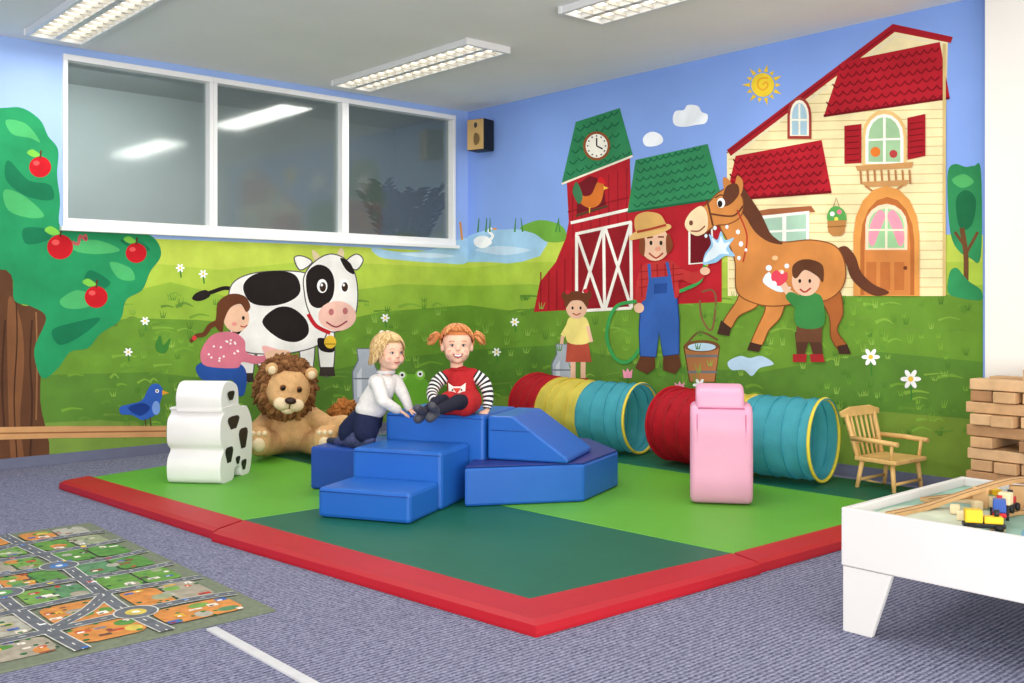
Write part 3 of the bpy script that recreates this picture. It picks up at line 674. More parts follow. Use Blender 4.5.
pigp=[(.03,0),(.15,0),(.19,.06),(.27,.06),(.31,0),(.45,0),(.50,.10),(.51,.26),(.47,.40),(.36,.47),(.2,.505),(.06,.505),(.01,.47),(-.012,.40),(-.015,.30),(-.02,.2),(-.025,.10),(-.01,.03)]
pigh=[(.05,.46),(.28,.46),(.27,.54),(.20,.595),(.12,.605),(.05,.58),(.025,.53)]
pe=empty('pig_foam_seat',po); o=foam_animal('body',po,pdp,wdp,.315,pigp,pk,.04); par(o,pe)
o=foam_animal('head_part',po+wdp*.028,pdp,wdp,.245,pigh,pk,.035); par(o,pe)
b=B('face'); pdk=M((196,110,146),.5,.03,5)
q=po-wdp*.0015
b.face([q+pdp*(.10+.016*math.cos(a))+Z*(.42+.016*math.sin(a)) for a in [2*math.pi*k/14 for k in range(14)]],kk)
b.face([q+pdp*(.05+.028*math.cos(a))+Z*(.34+.035*math.sin(a)) for a in [2*math.pi*k/14 for k in range(14)]],pdk)
b.tube([po+pdp*.02+wdp*.04+Z*.488,po+pdp*.02+wdp*.275+Z*.488],.004,pdk,6)
for s_ in (.036,.279): b.tube([po-pdp*.012+wdp*s_+Z*z for z in (.06,.2,.3,.4,.46)],.003,pdk,6)
b.done(pe)

# ================================================================= PLAY TUNNELS
tc_r=M((192,26,42),.65,.08,8,.3,22,.2,trans=.3); tc_y=M((234,216,96),.65,.08,8,.3,22,.2,trans=.35); tc_c=M((84,184,202),.65,.08,8,.3,22,.2,trans=.42)
rim_y=M((226,206,70),.5); wire={tc_r:M((150,16,30),.5),tc_y:M((206,180,60),.5),tc_c:M((40,140,160),.5)}
def tunnel(name,ctrl,cols,R=.235):
    b=B(name); pts=[Vector(p) for p in cr([tuple(c) for c in ctrl],24,False)]; n=len(pts)
    mats=[cols[min(int(i/(n-1)*len(cols)),len(cols)-1)] for i in range(n)]
    rr=random.Random(n); ph=[rr.uniform(.012,.035) for _ in range(n)]
    rad=[R*(1-ph[i//6]*abs(math.sin(i*math.pi/6))-.008*(i%2)) for i in range(n)]
    b.tube(pts,rad,None,56,False,mats,.028)
    for i in range(0,n,6):
        t=(pts[min(i+1,n-1)]-pts[max(i-1,0)])
        t=t.normalized()+Vector((rr.uniform(-.05,.05),rr.uniform(-.05,.05),rr.uniform(-.05,.05)))
        b.torus(pts[i],t,R,.004,wire[mats[i]],40)
    for i in (0,n-1):
        t=(pts[min(i+1,n-1)]-pts[max(i-1,0)]); b.torus(pts[i],t,R,.010,rim_y if i else cols[0],40)
    b.done()
def cz(u,t,z=.294): 
    p=D(u,HV,t); return (p.x,p.y,z)
tunnel('play_tunnel',[cz(537,7.75),cz(562,7.35),cz(598,7.0),cz(641,6.78)],[tc_r,tc_y,tc_c])
tunnel('play_tunnel',[cz(674,6.50),cz(716,6.18),cz(766,5.92),cz(824,5.70)],[tc_r,tc_r,tc_y,tc_c,tc_c])

# ================================================================= ROCKING CHAIR
pine=M((222,180,112),.45,.12,14,0,60,.4)
b=B('rocking_chair'); cc=G(889,495,0); cc.z=0; SC=.97
fc=(.62,-.785)
fwd=Vector((fc[0]*C1+fc[1]*C2,-fc[0]*C2+fc[1]*C1,0)).normalized(); rt=Vector((fwd.y,-fwd.x,0))
def LP(x,y,z): return cc+(rt*x+fwd*y+Z*z)*SC
for s in (-1,1):
    pts=[LP(s*.15,y,.0145+.30*y*y) for y in [-.24+.46*k/12 for k in range(13)]]
    b.tube(pts,.013,pine,8)
    b.cyl(LP(s*.145,.12,.02),LP(s*.13,.10,.20),.011,.014,pine,10); b.cyl(LP(s*.145,-.12,.02),LP(s*.13,-.09,.20),.011,.014,pine,10)
    b.cyl(LP(s*.145,.10,.21),LP(s*.155,.11,.315),.009,.010,pine,10)
    b.tube([LP(s*.145,-.15,.325),LP(s*.16,0,.325),LP(s*.16,.15,.318)],.014,pine,8)
    b.tube([LP(s*.125,-.12,.20),LP(s*.135,-.155,.34),LP(s*.145,-.19,.46)],.014,pine,10)
b.cyl(LP(-.14,.115,.09),LP(.14,.115,.09),.009,.009,pine,8); b.cyl(LP(-.14,-.11,.09),LP(.14,-.11,.09),.009,.009,pine,8)
b.prism([LP(-.15,-.13,.20),LP(.15,-.13,.20),LP(.165,.14,.20),LP(-.165,.14,.20)],Z*.024,pine,.006)
b.prism([LP(-.19,-.195,.445),LP(.19,-.195,.445),LP(.20,-.20,.475),LP(.10,-.20,.50),LP(-.10,-.20,.50),LP(-.20,-.20,.475)],fwd*.018,pine,.004)
b.tube([LP(-.13,-.150,.30),LP(.13,-.150,.30)],.009,pine,8)
for k in range(5): x=-.09+.045*k; b.cyl(LP(x,-.13,.22),LP(x*1.1,-.187,.45),.007,.008,pine,8)
b.done()

# ================================================================= GIANT BLOCK STACK
bw=[M((196,156,112),.6,.14,12),M((178,136,94),.6,.14,12),M((208,170,126),.6,.14,12),M((162,120,82),.6,.14,12)]
b=B('wooden_block_tower'); c0=Vector((5.25,2.055,0)); L_=.36; h=.058
rr=random.Random(5)
for k in range(13):
    z=h/2+k*h; lay=rr.uniform(-.02,.02)
    for j in range(3):
        if (k,j) in ((12,2),(12,1),(9,1),(6,1),(11,1)): continue
        o_=(j-1)*L_/3; jt=lay+rr.uniform(-.03,.03)
        if k%2==0: b.box(c0+Vector((jt,o_,z)),(L_,L_/3-.012,h-.004),bw[rr.randrange(4)],rr.uniform(-.03,.03),.005)
        else: b.box(c0+Vector((o_,jt,z)),(L_/3-.012,L_,h-.004),bw[rr.randrange(4)],rr.uniform(-.03,.03),.005)
b.done()

# ================================================================= TRAIN TABLE
tw=M((214,211,208),.45,.02,3,0,60,.3)
TX0,TX1,TY0,TY1=2.99,3.87,.40,1.735; TH=.405
te=empty('train_play_table',(3.45,1.05,0))
b=B('frame')
b.box((TX0+.012,(TY0+TY1)/2,TH-.095),(.024,TY1-TY0,.19),tw,0,.004); b.box((TX1-.012,(TY0+TY1)/2,TH-.095),(.024,TY1-TY0,.19),tw,0,.004)
b.box(((TX0+TX1)/2,TY1-.012,TH-.095),(TX1-TX0-.05,.024,.189),tw,0,.004); b.box(((TX0+TX1)/2,TY0+.012,TH-.095),(TX1-TX0-.05,.024,.189),tw,0,.004)
b.done(te)
b=B('legs')
for x,sx in ((TX0+.004,1),(TX1-.004,-1)):
    for y,sy in ((TY1-.004,-1),(TY0+.004,1)):
        b.prism([(x,y,TH-.192),(x,y,0),(x,y+sy*.10,0),(x,y+sy*.17,TH-.192)],(sx*.02,0,0),tw,.002)
        b.prism([(x+sx*.021,y,TH-.192),(x+sx*.021,y,0),(x+sx*.09,y,0),(x+sx*.15,y,TH-.192)],(0,sy*.02,0),tw,.002)
b.done(te)
b=B('play_board'); zt=TH-.03
b.box(((TX0+TX1)/2,(TY0+TY1)/2,zt-.006),(TX1-TX0-.05,TY1-TY0-.05,.012),M((140,178,160),.6,.25,5))
for q,c in (([3.03,1.65,3.3,1.68,3.45,1.5,3.3,1.35,3.1,1.4],(196,204,180)),([3.5,1.65,3.8,1.6,3.78,1.3,3.6,1.3],(204,184,140)),([3.1,1.2,3.4,1.25,3.6,1.0,3.3,.8,3.05,.9],(104,160,180)),([3.5,.9,3.8,1.0,3.75,.6,3.5,.6],(150,184,110))):
    b.face([(x,y,zt+.001) for x,y in cr(prs(q),5)],M(c,.6,.2,8))
b.done(te)
tk=M((204,164,112),.5,.12,15)
b=B('wooden_train_track')
def track(pts):
    p=[Vector(q) for q in cr(pts,8,False)]
    for i in range(len(p)-1):
        d=(p[i+1]-p[i]); L=d.length
        if L<1e-4: continue
        m=d.to_track_quat('X','Z').to_matrix().to_4x4()
        b.box((p[i]+p[i+1])/2,(L+.004,.042,.012),tk,0,0,m)
        for s in (-1,1): b.box((p[i]+p[i+1])/2+m.to_3x3()@Vector((0,s*.014,.0062)),(L+.003,.005,.0012),M((140,100,62),.6),0,0,m)
track([(3.1,1.62,zt+.008),(3.3,1.6,zt+.01),(3.45,1.5,zt+.06),(3.6,1.42,zt+.09),(3.75,1.3,zt+.09)])
track([(3.15,1.3,zt+.008),(3.35,1.38,zt+.008),(3.55,1.32,zt+.008),(3.7,1.15,zt+.008),(3.6,.9,zt+.008),(3.3,.85,zt+.008)])
track([(3.42,1.66,zt+.008),(3.6,1.6,zt+.008),(3.72,1.5,zt+.008),(3.8,1.38,zt+.008)])
for x,y in ((3.47,1.49),(3.6,1.42),(3.73,1.31)):
    b.box((x,y,zt+.035),(.03,.05,.07),tk,.4,.003)
b.done(te)
def veh(name,x,y,z,rot,cols,L=.11):
    b=B(name); m=Matrix.Translation((x,y,z))@Matrix.Rotation(rot,4,'Z')
    def bx(c,s,mm): b.box(m@Vector(c),s,mm,rot,.004)
    bx((0,0,.018),(L,.04,.014),cols[0]); bx((-L*.25,0,.045),(L*.42,.038,.04),cols[1]); bx((L*.22,0,.035),(L*.45,.032,.022),cols[2])
    for sx in (-.33,.33):
        for sy in (-1,1): p=m@Vector((sx*L,sy*.018,.013)); q=m@Vector((sx*L,sy*.027,.013)); b.cyl(p,q,.013,.013,M((25,25,25),.5),14)
    b.cyl(m@Vector((L*.3,0,.04)),m@Vector((L*.3,0,.066)),.007,.009,cols[0],10)
    b.done(te)
Yl=M((224,184,40),.4);Bk=M((30,32,34),.4);Rd=M((184,36,40),.4);Gn=M((60,140,70),.4);Bu=M((50,84,160),.4);Cr=M((226,206,164),.5)
veh('toy_truck',3.12,1.33,zt+.0015,-1.0,[Bk,Yl,Yl],.12); veh('toy_train',3.27,1.345,zt+.0165,.4,[Rd,Bu,Yl])
veh('toy_car',3.35,1.15,zt+.0015,.9,[Bu,Rd,Cr],.09); veh('toy_wagon',3.40,1.372,zt+.0165,.1,[Bk,Cr,Rd],.09)
b=B('toy_station')
b.box((3.5,1.2,zt+.06),(.12,.09,.116),Rd,0,.004); b.prism([(3.43,1.14,zt+.12),(3.43,1.26,zt+.12),(3.43,1.2,zt+.18)],(.14,0,0),M((150,40,40),.5),.003)
b.box((3.438,1.2,zt+.05),(.006,.03,.05),Cr); b.box((3.5,1.153,zt+.07),(.03,.006,.03),Yl)
b.done(te)
b=B('toy_blocks')
for x,y,z,s,c,r in ((3.62,1.55,0,.04,Rd,.3),(3.66,1.52,0,.035,Yl,.8),(3.3,1.22,0,.03,Cr,.2),(3.40,1.27,0,.03,Gn,.5),(3.2,1.18,0,.03,Bu,.5),(3.24,1.1,0,.03,Yl,.9),(3.5,1.46,0,.035,Cr,.2),(3.55,1.49,0,.03,Gn,.7),(3.3,1.5,0,.03,Cr,.4),(3.22,1.44,0,.03,Cr,.2),(3.42,1.48,0,.03,Cr,.9),(3.46,1.42,0,.034,Cr,.1)):
    b.box((x,y,zt+.002+s/2+z),(s,s,s),c,r,.003)
b.done(te)
b=B('toy_crane'); b.box((3.62,1.28,zt+.13),(.03,.03,.26),Rd,.2,.003); b.box((3.62,1.20,zt+.13),(.03,.03,.26),Rd,.2,.003); b.box((3.62,1.22,zt+.25),(.025,.16,.02),Rd,.2,.003); b.box((3.62,1.24,zt+.012),(.08,.14,.018),Bu,.2,.003); b.cyl((3.61,1.15,zt+.24),(3.61,1.15,zt+.14),.002,.002,Bk,6); b.box((3.61,1.15,zt+.13),(.03,.03,.02),Yl); b.done(te)

# ================================================================= LION PLUSH
le=empty('lion_plush_toy',G(292,458,mt))
fur=M((208,164,114),.95,.10,30,.6,90,.1); mane_m=M((120,80,50),.95,.25,30,.5,80,.1); mane2=M((148,104,66),.95,.2,30,.5,80,.1); cream=M((232,208,172),.95,.08,30,.5,90,.1); org=M((166,106,54),.95,.2,30,.5,80,.1)
def T(u,v,t): return D(u,v,t)
blob('body',[('e',T(296,428.5,6.85),(.20,.19,.155)),('c',T(297,424,6.82),T(289,404,6.8),.16,.13),
 ('c',T(280,441,6.8),T(262,445,6.52),.085,.078),('e',T(259,441,6.46),(.088,.07,.10)),
 ('c',T(308,441,6.8),T(322,445,6.52),.085,.078),('e',T(325,440,6.46),(.085,.07,.10)),
 ('c',T(272,415,6.8),T(255,432,6.60),.065,.056),('c',T(308,414,6.78),T(330,426,6.6),.068,.058),('c',T(330,426,6.6),T(344,424,6.52),.060,.064)],fur,.014,le,6)
hc=T(287,388,6.60)
f_=(Vector((-hc.x,-hc.y,0)).normalized()+Vector((C1,-C2,0))*.16-Z*.22).normalized(); upv=(Z+Vector((C1,-C2,0))*.16).normalized(); r_=f_.cross(upv).normalized(); u_=r_.cross(f_)
HM_=Matrix((( r_.x,f_.x,u_.x),(r_.y,f_.y,u_.y),(r_.z,f_.z,u_.z)))
HS=1.16
def HP(x,y,z): return hc+HM_@(Vector((x,y,z))*HS)
def hs(*a): return tuple(k*HS for k in a)
blob('head',[('e',HP(0,.01,0),hs(.132,.12,.128),HM_),('e',HP(0,.1,-.045),hs(.088,.06,.062),HM_),('e',HP(0,.07,.02),hs(.045,.07,.055),HM_),('e',HP(-.06,.07,-.03),hs(.05,.05,.05)),('e',HP(.06,.07,-.03),hs(.05,.05,.05))],fur,.01,le,4)
b=B('muzzle'); b.sph(HP(-.038,.135,-.055),hs(.048,.036,.038),cream,HM_); b.sph(HP(.038,.135,-.055),hs(.048,.036,.038),cream,HM_); b.sph(HP(0,.12,-.09),hs(.040,.032,.026),cream,HM_)
b.sph(HP(0,.163,-.026),hs(.032,.022,.020),M((52,30,24),.4),HM_); b.tube([HP(0,.172,-.045),HP(0,.172,-.07)],.003,M((60,34,26),.6),6)
for s in (-1,1): b.sph(HP(s*.045,.116,.03),hs(.018,.012,.019),M((120,70,26),.2),HM_); b.sph(HP(s*.045,.124,.03),hs(.012,.008,.013),M((12,10,10),.1),HM_)
b.done(le)
b=B('mane'); rr=random.Random(2)
for k in range(900):
    a=rr.uniform(0,2*math.pi); lay=rr.random(); y=.045-.18*lay; R0=.108+.02*math.sin(lay*3.14); l=rr.uniform(.045,.070)*(1.0 if math.sin(a)>-.3 else 1.2)
    dr=Vector((math.cos(a),0,math.sin(a))); tl=Vector((rr.uniform(-1.1,1.1),-.3+rr.uniform(-.4,.6),rr.uniform(-.9,.4)-.25))
    p0=Vector((0,y,0))+dr*R0; d=(dr+tl*.7).normalized(); p1=p0+d*l*.6; p2=p0+(d+Vector((rr.uniform(-.5,.5),rr.uniform(-.3,.3),-.5))).normalized()*l
    b.tube([HP(*p0),HP(*p1),HP(*p2)],[.018,.017,.007],mane_m if rr.random()<.62 else mane2,6)
for k in range(130):
    th=rr.uniform(0,1.3); a=rr.uniform(0,6.28); d=Vector((math.sin(th)*math.cos(a),-math.cos(th)*.9,math.sin(th)*math.sin(a))).normalized(); p0=d*.11
    b.tube([HP(*p0),HP(*(p0+d*.05)),HP(*(p0+d*.08+Vector((0,0,-.02))))],[.022,.018,.006],mane_m,6)
b.done(le)
b=B('ears')
for s in (-1,1): b.sph(HP(s*.112,.045,.112),hs(.036,.02,.036),fur,HM_); b.sph(HP(s*.112,.061,.109),hs(.022,.012,.024),cream,HM_)
b.done(le)
b=B('tail'); tp=[T(308,444,6.9),T(330,438,6.95),T(342,425,6.9)]; b.tube(tp,[.025,.02,.02],fur,8)
tcn=T(344,411,6.85)
for k in range(190):
    d=Vector((rr.gauss(0,1.2),rr.gauss(0,1.2),rr.gauss(0,.8))).normalized(); b.tube([tcn,tcn+d*.06,tcn+d*rr.uniform(.09,.12)-Z*.02],[.02,.018,.006],org,5)
b.done(le)
b=B('paws')
for u,v in ((259,441),(325,440)):
    p=T(u,v,6.46); tcv=Vector((-p.x,-p.y,0)).normalized(); sd_=Vector((-tcv.y,tcv.x,0))
    b.sph(p+tcv*.052-Z*.015,(.045,.03,.05),cream)
    for k in (-1,0,1): b.sph(p+tcv*.055+sd_*k*.035+Z*.055,(.017,.014,.017),cream)
b.done(le)

# ================================================================= CHILDREN
def hand(name,wrist,dirv,nrm,m,e,s=1.0,curl=.3):
    d=Vector(dirv).normalized(); n=Vector(nrm); n=(n-d*n.dot(d)).normalized(); x=d.cross(n)
    w=Vector(wrist); P=lambda a,b_,c: w+(x*a+d*b_+n*c)*s
    parts=[('c',P(0,-.012,0),P(0,.01,0),.015*s,.015*s)]
    for a in (-.015,-.005,.005,.015): parts.append(('c',P(a*.7,.005,0),P(a,.042,0),.0085*s,.0078*s))
    for i,(a,L) in enumerate(((-.017,.026),(-.006,.032),(.006,.034),(.017,.030))):
        k1=P(a,.044,0); k2=P(a*1.15,.044+L*.55,-L*.25*curl); k3=P(a*1.2,.044+L*.98,-L*.85*curl)
        parts+=[('c',k1,k2,.0062*s,.0056*s),('c',k2,k3,.0056*s,.0048*s)]
    parts+=[('c',P(.012,.012,0),P(.032,.030,-.004),.008*s,.0065*s),('c',P(.032,.030,-.004),P(.036,.050,-.010),.0062*s,.0052*s)]
    blob(name,parts,m,.0028*s,e,1)
def face_head(e,c,f,up,skin,hm,mouth_open,scale=1.0):
    f=Vector(f).normalized(); r=f.cross(Vector(up)).normalized(); u=r.cross(f)
    H=Matrix(((r.x,f.x,u.x),(r.y,f.y,u.y),(r.z,f.z,u.z))); c=Vector(c)
    P=lambda x,y,z: c+H@(Vector((x,y,z))*scale)
    S3=lambda a,b_,d: (a*scale,b_*scale,d*scale)
    blob('head',[('e',P(0,-.008,.02),S3(.080,.092,.083),H),('e',P(0,.012,-.03),S3(.068,.070,.064),H),('e',P(0,.048,-.074),S3(.026,.026,.018),H),
     ('e',P(-.037,.048,-.032),S3(.028,.028,.028)),('e',P(.037,.048,-.032),S3(.028,.028,.028)),('c',P(0,.076,.006),P(0,.0855,-.014),.007*scale,.0105*scale),
     ('e',P(-.080,-.008,-.008),S3(.010,.018,.025),H),('e',P(.080,-.008,-.008),S3(.010,.018,.025),H),('c',P(0,-.02,-.06),P(0,-.03,-.125),.034*scale,.036*scale)],skin,.005*scale,e,2)
    b=B('face_features'); ew=M((228,228,228),.2,0); ei=M((56,74,92),.15,0); dk=M((20,16,16),.2,0); lip=M((186,96,90),.5,0); bro=hm
    for s in (-1,1):
        b.sph(P(s*.030,.0708,.006),S3(.0105,.009,.0064),ew,H); b.sph(P(s*.030,.0768,.006),S3(.0062,.0040,.0062),ei,H); b.sph(P(s*.030,.0790,.006),S3(.0036,.0024,.0038),dk,H)
        b.tube([P(s*.043,.071,.008),P(s*.037,.078,.0125),P(s*.028,.0800,.0132),P(s*.019,.078,.009)],.0019*scale,M((130,88,70),.5),5)
        b.tube([P(s*.046,.073,.026),P(s*.035,.0805,.031),P(s*.02,.083,.029)],.0020*scale,bro,5)
        b.sph(P(s*.006,.0945,-.019),S3(.0024,.002,.002),M((160,90,80),.6),H)
        b.sph(P(s*.042,.0685,-.026),S3(.014,.0075,.011),M((230,160,142),.6,0),H)
    if mouth_open:
        b.prism([P(x*.9,.0815-abs(x)*.16,z) for x,z in [(-.027,-.038),(-.014,-.043),(0,-.0445),(.014,-.043),(.027,-.038),(.019,-.054),(.008,-.059),(-.008,-.059),(-.019,-.054)]],H@Vector((0,.005,0))*scale,M((120,34,36),.4,0))
        b.prism([P(x*.9,.0880-abs(x)*.16,z) for x,z in [(-.022,-.0412),(0,-.0452),(.022,-.0412),(.017,-.049),(0,-.0525),(-.017,-.049)]],H@Vector((0,.001,0))*scale,ew)
        b.tube([P(-.027,.078,-.037),P(-.014,.0835,-.042),P(0,.0855,-.044),P(.014,.0835,-.042),P(.027,.078,-.037)],.0022*scale,lip,6)
        b.tube([P(-.025,.079,-.040),P(-.017,.0835,-.054),P(0,.0855,-.060),P(.017,.0835,-.054),P(.025,.079,-.040)],.0024*scale,lip,6)
    else:
        b.tube([P(-.018,.080,-.045),P(-.008,.0845,-.046),P(0,.085,-.0475),P(.008,.0845,-.046),P(.018,.080,-.045)],.0022*scale,lip,6); b.tube([P(-.012,.082,-.0505),P(0,.085,-.052),P(.012,.082,-.0505)],.0024*scale,lip,6)
    b.done(e)
    return P,H
def hair(e,P,H,hm,hm2,sc,endf,n=230,rad=.0075,seed=1,drop=0,flare=0,wave=.05):
    b=B('hair'); rr=random.Random(seed)
    bm=bmesh.new(); bmesh.ops.create_uvsphere(bm,u_segments=32,v_segments=20,radius=1)
    for v in bm.verts: v.co=Vector((v.co.x*.086,v.co.y*.098-.014,v.co.z*.089+.021))
    dl=[v for v in bm.verts if (v.co.y>.015 and v.co.z<.056) or v.co.z<-.045 or (v.co.y>-.02 and v.co.z<.012)]
    bmesh.ops.delete(bm,geom=dl,context='VERTS')
    for v in bm.verts: v.co=P(*v.co)
    b.merge(bm,hm)
    for k in range(n):
        ph=rr.uniform(-math.pi,math.pi); end=endf(ph)*rr.uniform(.88,1.08); pts=[];rs=[]
        q=rr.uniform(.99,1.08); tw_=rr.uniform(-.25,.25)
        st=rr.uniform(3,25)
        for j in range(10):
            th=math.radians(st+(end-st)*j/9); p=ph+tw_*j/9+wave*math.sin(j*1.6+k)
            x,y,z=math.sin(th)*math.sin(p),math.sin(th)*math.cos(p),math.cos(th)
            if th>1.8: x,y=math.sin(1.8)*math.sin(p)*(1+flare*(th-1.8)),math.sin(1.8)*math.cos(p)*(1+flare*(th-1.8)); z=math.cos(1.8)-(th-1.8)*(1+drop)
            pts.append(P(x*.090*q,y*.102*q-.014,z*.093*q+.021)); rs.append(rad*sc*(1-.65*(j/9)**2))
        b.tube(pts,rs,hm if rr.random()<.6 else hm2,5)
    return b
skin=M((232,186,160),.5,.03,20,0,60,.3); skin.name='skin'
q=lambda u,v,t: D(u,v,t)
# --- girl in red dress
e=empty('girl_in_red_dress',D(462,413,5.45))
redc=M((174,38,42),.85,.08,20,.3,60,.15); stw=M((228,226,222),.85,.02,10); stk=M((36,36,44),.85,.02,10); tight=M((36,36,50),.85,.06,20,.2,80,.15)
pel=q(463,396.5,5.47)
blob('red_dress',[('e',pel,(.095,.09,.076)),('c',pel,q(460,378,5.47),.084,.074),('c',q(447,376,5.47),q(473,375,5.47),.040,.040),
  ('c',q(455,400.5,5.44),q(447,404,5.32),.068,.062),('c',q(470,400.5,5.44),q(464,405,5.30),.068,.064),('c',q(447,404,5.32),q(464,405,5.30),.056,.058)],redc,.008,e,5)
b=B('collar'); b.torus(q(459,369,5.46),Z,.042,.010,redc,24); b.done(e)
fx=q(457,390,5.375); tocam=Vector((-fx.x,-fx.y,0)).normalized(); rx_=Vector((-tocam.y,tocam.x,0))
b=B('fox_motif')
def FM(x,z,d=0): return fx+tocam*(.012+d)+rx_*x+Z*z
b.prism([FM(-.048,.040),FM(-.02,.020),FM(.02,.020),FM(.048,.040),FM(.044,-.008),FM(0,-.044),FM(-.044,-.008)],tocam*.008,M((226,220,212),.8),.003)
b.prism([FM(-.022,.012,.0085),FM(.022,.012,.0085),FM(.0,-.018,.0085)],tocam*.003,M((195,60,50),.8))
for s in (-1,1): b.sph(FM(s*.024,.002,.009),.005,M((30,26,26),.6),None,2)
b.done(e)
blob('tights_legs',[('c',q(470,403,5.42),q(457,402,5.20),.050,.040),('c',q(457,402,5.20),q(437,411,5.13),.038,.026),('c',q(455,403,5.42),q(440,402,5.25),.050,.040),('c',q(440,402,5.25),q(425,412,5.18),.038,.026)],tight,.006,e,3)
shoe=M((70,70,80),.5,.05,10)
blob('shoe_right_side',[('c',q(436,412,5.13),q(430,418,5.10),.028,.026),('c',q(436,412,5.13),q(432,406,5.06),.027,.022)],shoe,.006,e,2); blob('shoe_left_side',[('c',q(424,413,5.18),q(418,419,5.16),.028,.026),('c',q(424,413,5.18),q(417,408,5.11),.027,.022)],shoe,.006,e,2)
def striped(name,pts,rads,e):
    b=B(name); p=cr([tuple(x) for x in pts],12,False); n=len(p); R=[]
    for i in range(n):
        t=i/(n-1)*(len(rads)-1); k=min(int(t),len(rads)-2); R.append(rads[k]+(rads[k+1]-rads[k])*(t-k))
    b.tube(p,R,None,16,True,[stw if (i//2)%2 else stk for i in range(n)]); b.done(e)
striped('sleeve_right_side',[q(474,375,5.47),q(484,383,5.47),q(488,396,5.45),q(487,408,5.43)],[.038,.036,.030,.024],e)
striped('sleeve_left_side',[q(445,376,5.46),q(436,384,5.44),q(432,395,5.38),q(436,403,5.28)],[.038,.036,.030,.024],e)
hand('hand_right_side',q(487,410,5.43),q(484,416,5.38)-q(487,409,5.43)+Vector((0,0,.02)),(0,0,1),skin,e,.85)
hand('hand_left_side',q(436.5,403,5.27),q(444,405,5.18)-q(436.5,403,5.27),(0,0,1),skin,e,.85)
hc1=q(457,346,5.44); fv=Vector((-hc1.x,-hc1.y,0)).normalized()
ging=M((188,112,60),.6,.12,40,0,60,.4); ging2=M((220,152,94),.6,.1,40,0,60,.4)
P,H=face_head(e,hc1,fv+Vector((C1,-C2,0))*.06,(0,0,1),skin,ging,True,1.0)
def e1(ph):
    a=abs(ph)
    return 48+ (0 if a<.7 else min((a-.7)/1.0,1)*50)
b=hair(e,P,H,ging,ging2,1.0,e1,300,.0055,3)
rr=random.Random(9)
for s in (-1,1):
    for k in range(80):
        d=Vector((s*rr.uniform(.5,1.0),rr.uniform(-.5,.5),rr.uniform(-.2,.7))).normalized(); p0=Vector((s*.082,-.01,.050)); l=rr.uniform(.04,.075)
        p1=p0+d*l*.6; p2=p0+d*l+Vector((s*.010,0,-.034)); b.tube([P(*p0),P(*p1),P(*p2)],[.006,.006,.002],ging if rr.random()<.5 else ging2,5)
    b.sph(P(s*.084,-.01,.051),.012,M((220,60,70),.6),None,2)
b.done(e)
# --- kneeling blonde girl
e=empty('blonde_kneeling_girl',D(362,449,5.50))
crm=M((222,218,214),.9,.06,25,.6,60,.1); nav=M((30,36,66),.85,.10,25,.3,60,.15)
blob('cardigan',[('e',q(371,409,5.50),(.088,.084,.062)),('c',q(373,405,5.5),q(384,384,5.47),.084,.070),('c',q(376,382,5.42),q(394,381,5.50),.044,.042)],crm,.008,e,4)
blob('sleeve_near',[('c',q(377,382,5.40),q(383,401,5.33),.040,.034),('c',q(383,401,5.33),q(397,409.5,5.36),.033,.026)],crm,.006,e,3)
blob('sleeve_far',[('c',q(396,382,5.50),q(404,396,5.49),.038,.032),('c',q(404,396,5.49),q(409,407.5,5.46),.031,.024)],crm,.006,e,3)
blob('skirt',[('e',q(367,418,5.52),(.092,.09,.06)),('c',q(367,420,5.52),q(352,432,5.56),.09,.08),('c',q(367,420,5.50),q(366,432,5.42),.082,.066),('c',q(352,432,5.56),q(345,437,5.60),.06,.04)],nav,.008,e,4)
legm=M((60,66,104),.8,.4,60)
blob('legs',[('c',q(368,428,5.50),q(369,441,5.40),.05,.036),('c',q(369,441,5.40),q(350,444,5.52),.036,.026),('c',q(358,428,5.56),q(356,440,5.46),.05,.036),('c',q(356,440,5.46),q(338,442,5.62),.036,.026)],legm,.007,e,3)
blob('shoes',[('c',q(349,444,5.53),q(342,443,5.58),.026,.022),('c',q(337,442,5.63),q(330,441,5.68),.026,.022)],M((30,34,60),.5),.006,e,2)
hand('hand_near',q(399,410.5,5.36),q(407,415,5.38)-q(399,410.5,5.36),(0,0,1),skin,e,.85)
hand('hand_far',q(409.5,409.5,5.455),q(416,412.5,5.44)-q(409.5,409.5,5.455),(0,0,1),skin,e,.85)
hc2=q(389,353,5.44); camr=Vector((C1,-C2,0)); camf=Vector((C2,C1,0))
blon=M((190,154,98),.6,.14,40,0,60,.4); blon2=M((222,194,142),.6,.1,40,0,60,.4)
P,H=face_head(e,hc2,camr*.66-camf*.75-Z*.03,(0,0,1),skin,blon,False,.95)
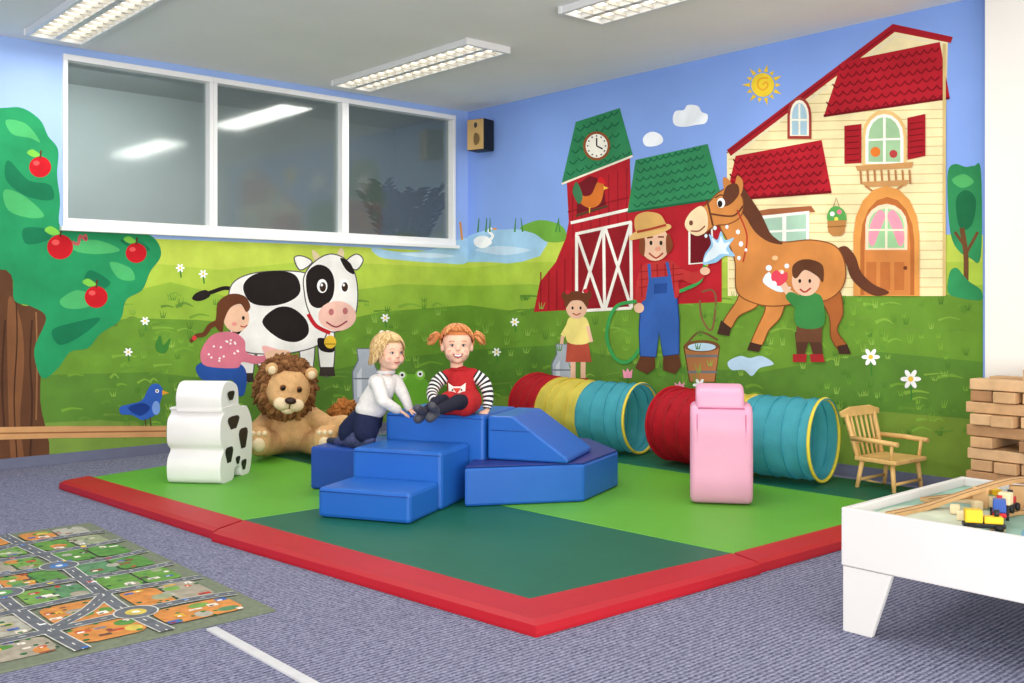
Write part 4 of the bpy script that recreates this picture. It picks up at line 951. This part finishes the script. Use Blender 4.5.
def e2(ph):
    a=abs(ph)
    return 54+(0 if a<.75 else min((a-.75)/.7,1)*78)
b=hair(e,P,H,blon,blon2,.95,e2,420,.0055,5,.05,.22,.11)
for s in (-1,1): b.sph(P(.0+s*.02,-.045,.115),(.018,.010,.012),M((225,215,210),.6),None,2)
b.done(e)
b=B('collar'); b.torus(q(386,372,5.46),Z,.04,.012,crm,24); b.done(e)

# ================================================================= LIGHT + CAMERA
w=bpy.data.worlds.new('World'); bpy.context.scene.world=w; w.use_nodes=True
w.node_tree.nodes['Background'].inputs[0].default_value=(1,.985,.96,1); w.node_tree.nodes['Background'].inputs[1].default_value=.95
def area(name,loc,tgt,size,sy,en,col=(1,1,1)):
    l=bpy.data.lights.new(name,'AREA'); l.shape='RECTANGLE'; l.size=size; l.size_y=sy; l.energy=en; l.color=col
    o=bpy.data.objects.new(name,l); o.location=loc; o.rotation_euler=(Vector(tgt)-Vector(loc)).to_track_quat('-Z','Y').to_euler(); link(o)
area('room_fill_lamp',(-1.6,-.8,1.35),(4.2,4.6,2.0),3.4,2.0,235,(1,.975,.94))  # added fill behind the camera, stands in for daylight; no window here
area('ceiling_fill_lamp',(2.0,-2.2,.9),(3.6,5.0,2.9),3.0,1.2,110,(1,.98,.95))  # added low fill, aimed upward to brighten the ceiling
for (x,a,c) in ((2.07,5.22,6.72),(4.28,5.05,6.70),(4.25,2.6,4.15),(2.07,2.6,4.15)):
    area('ceiling_light_lamp',(x,(a+c)/2,ZC-.06),(x,(a+c)/2,0),.3,1.4,22,(1,.96,.90))
area('corridor_fill_lamp',(2.6,8.3,2.9),(2.6,9.1,1.4),2.0,1.2,64,(.96,1,.99))  # added unseen lamp, brightens the view through the panes
cam=bpy.data.cameras.new('Camera'); co=bpy.data.objects.new('Camera',cam); link(co)
cam.sensor_width=36; cam.lens=36*F/1024; cam.shift_y=-38.5/1024; co.location=(0,0,HC)
co.rotation_euler=(math.pi/2,0,-math.atan2(C2,C1)); bpy.context.scene.camera=co
bpy.context.scene.view_settings.view_transform='Standard'
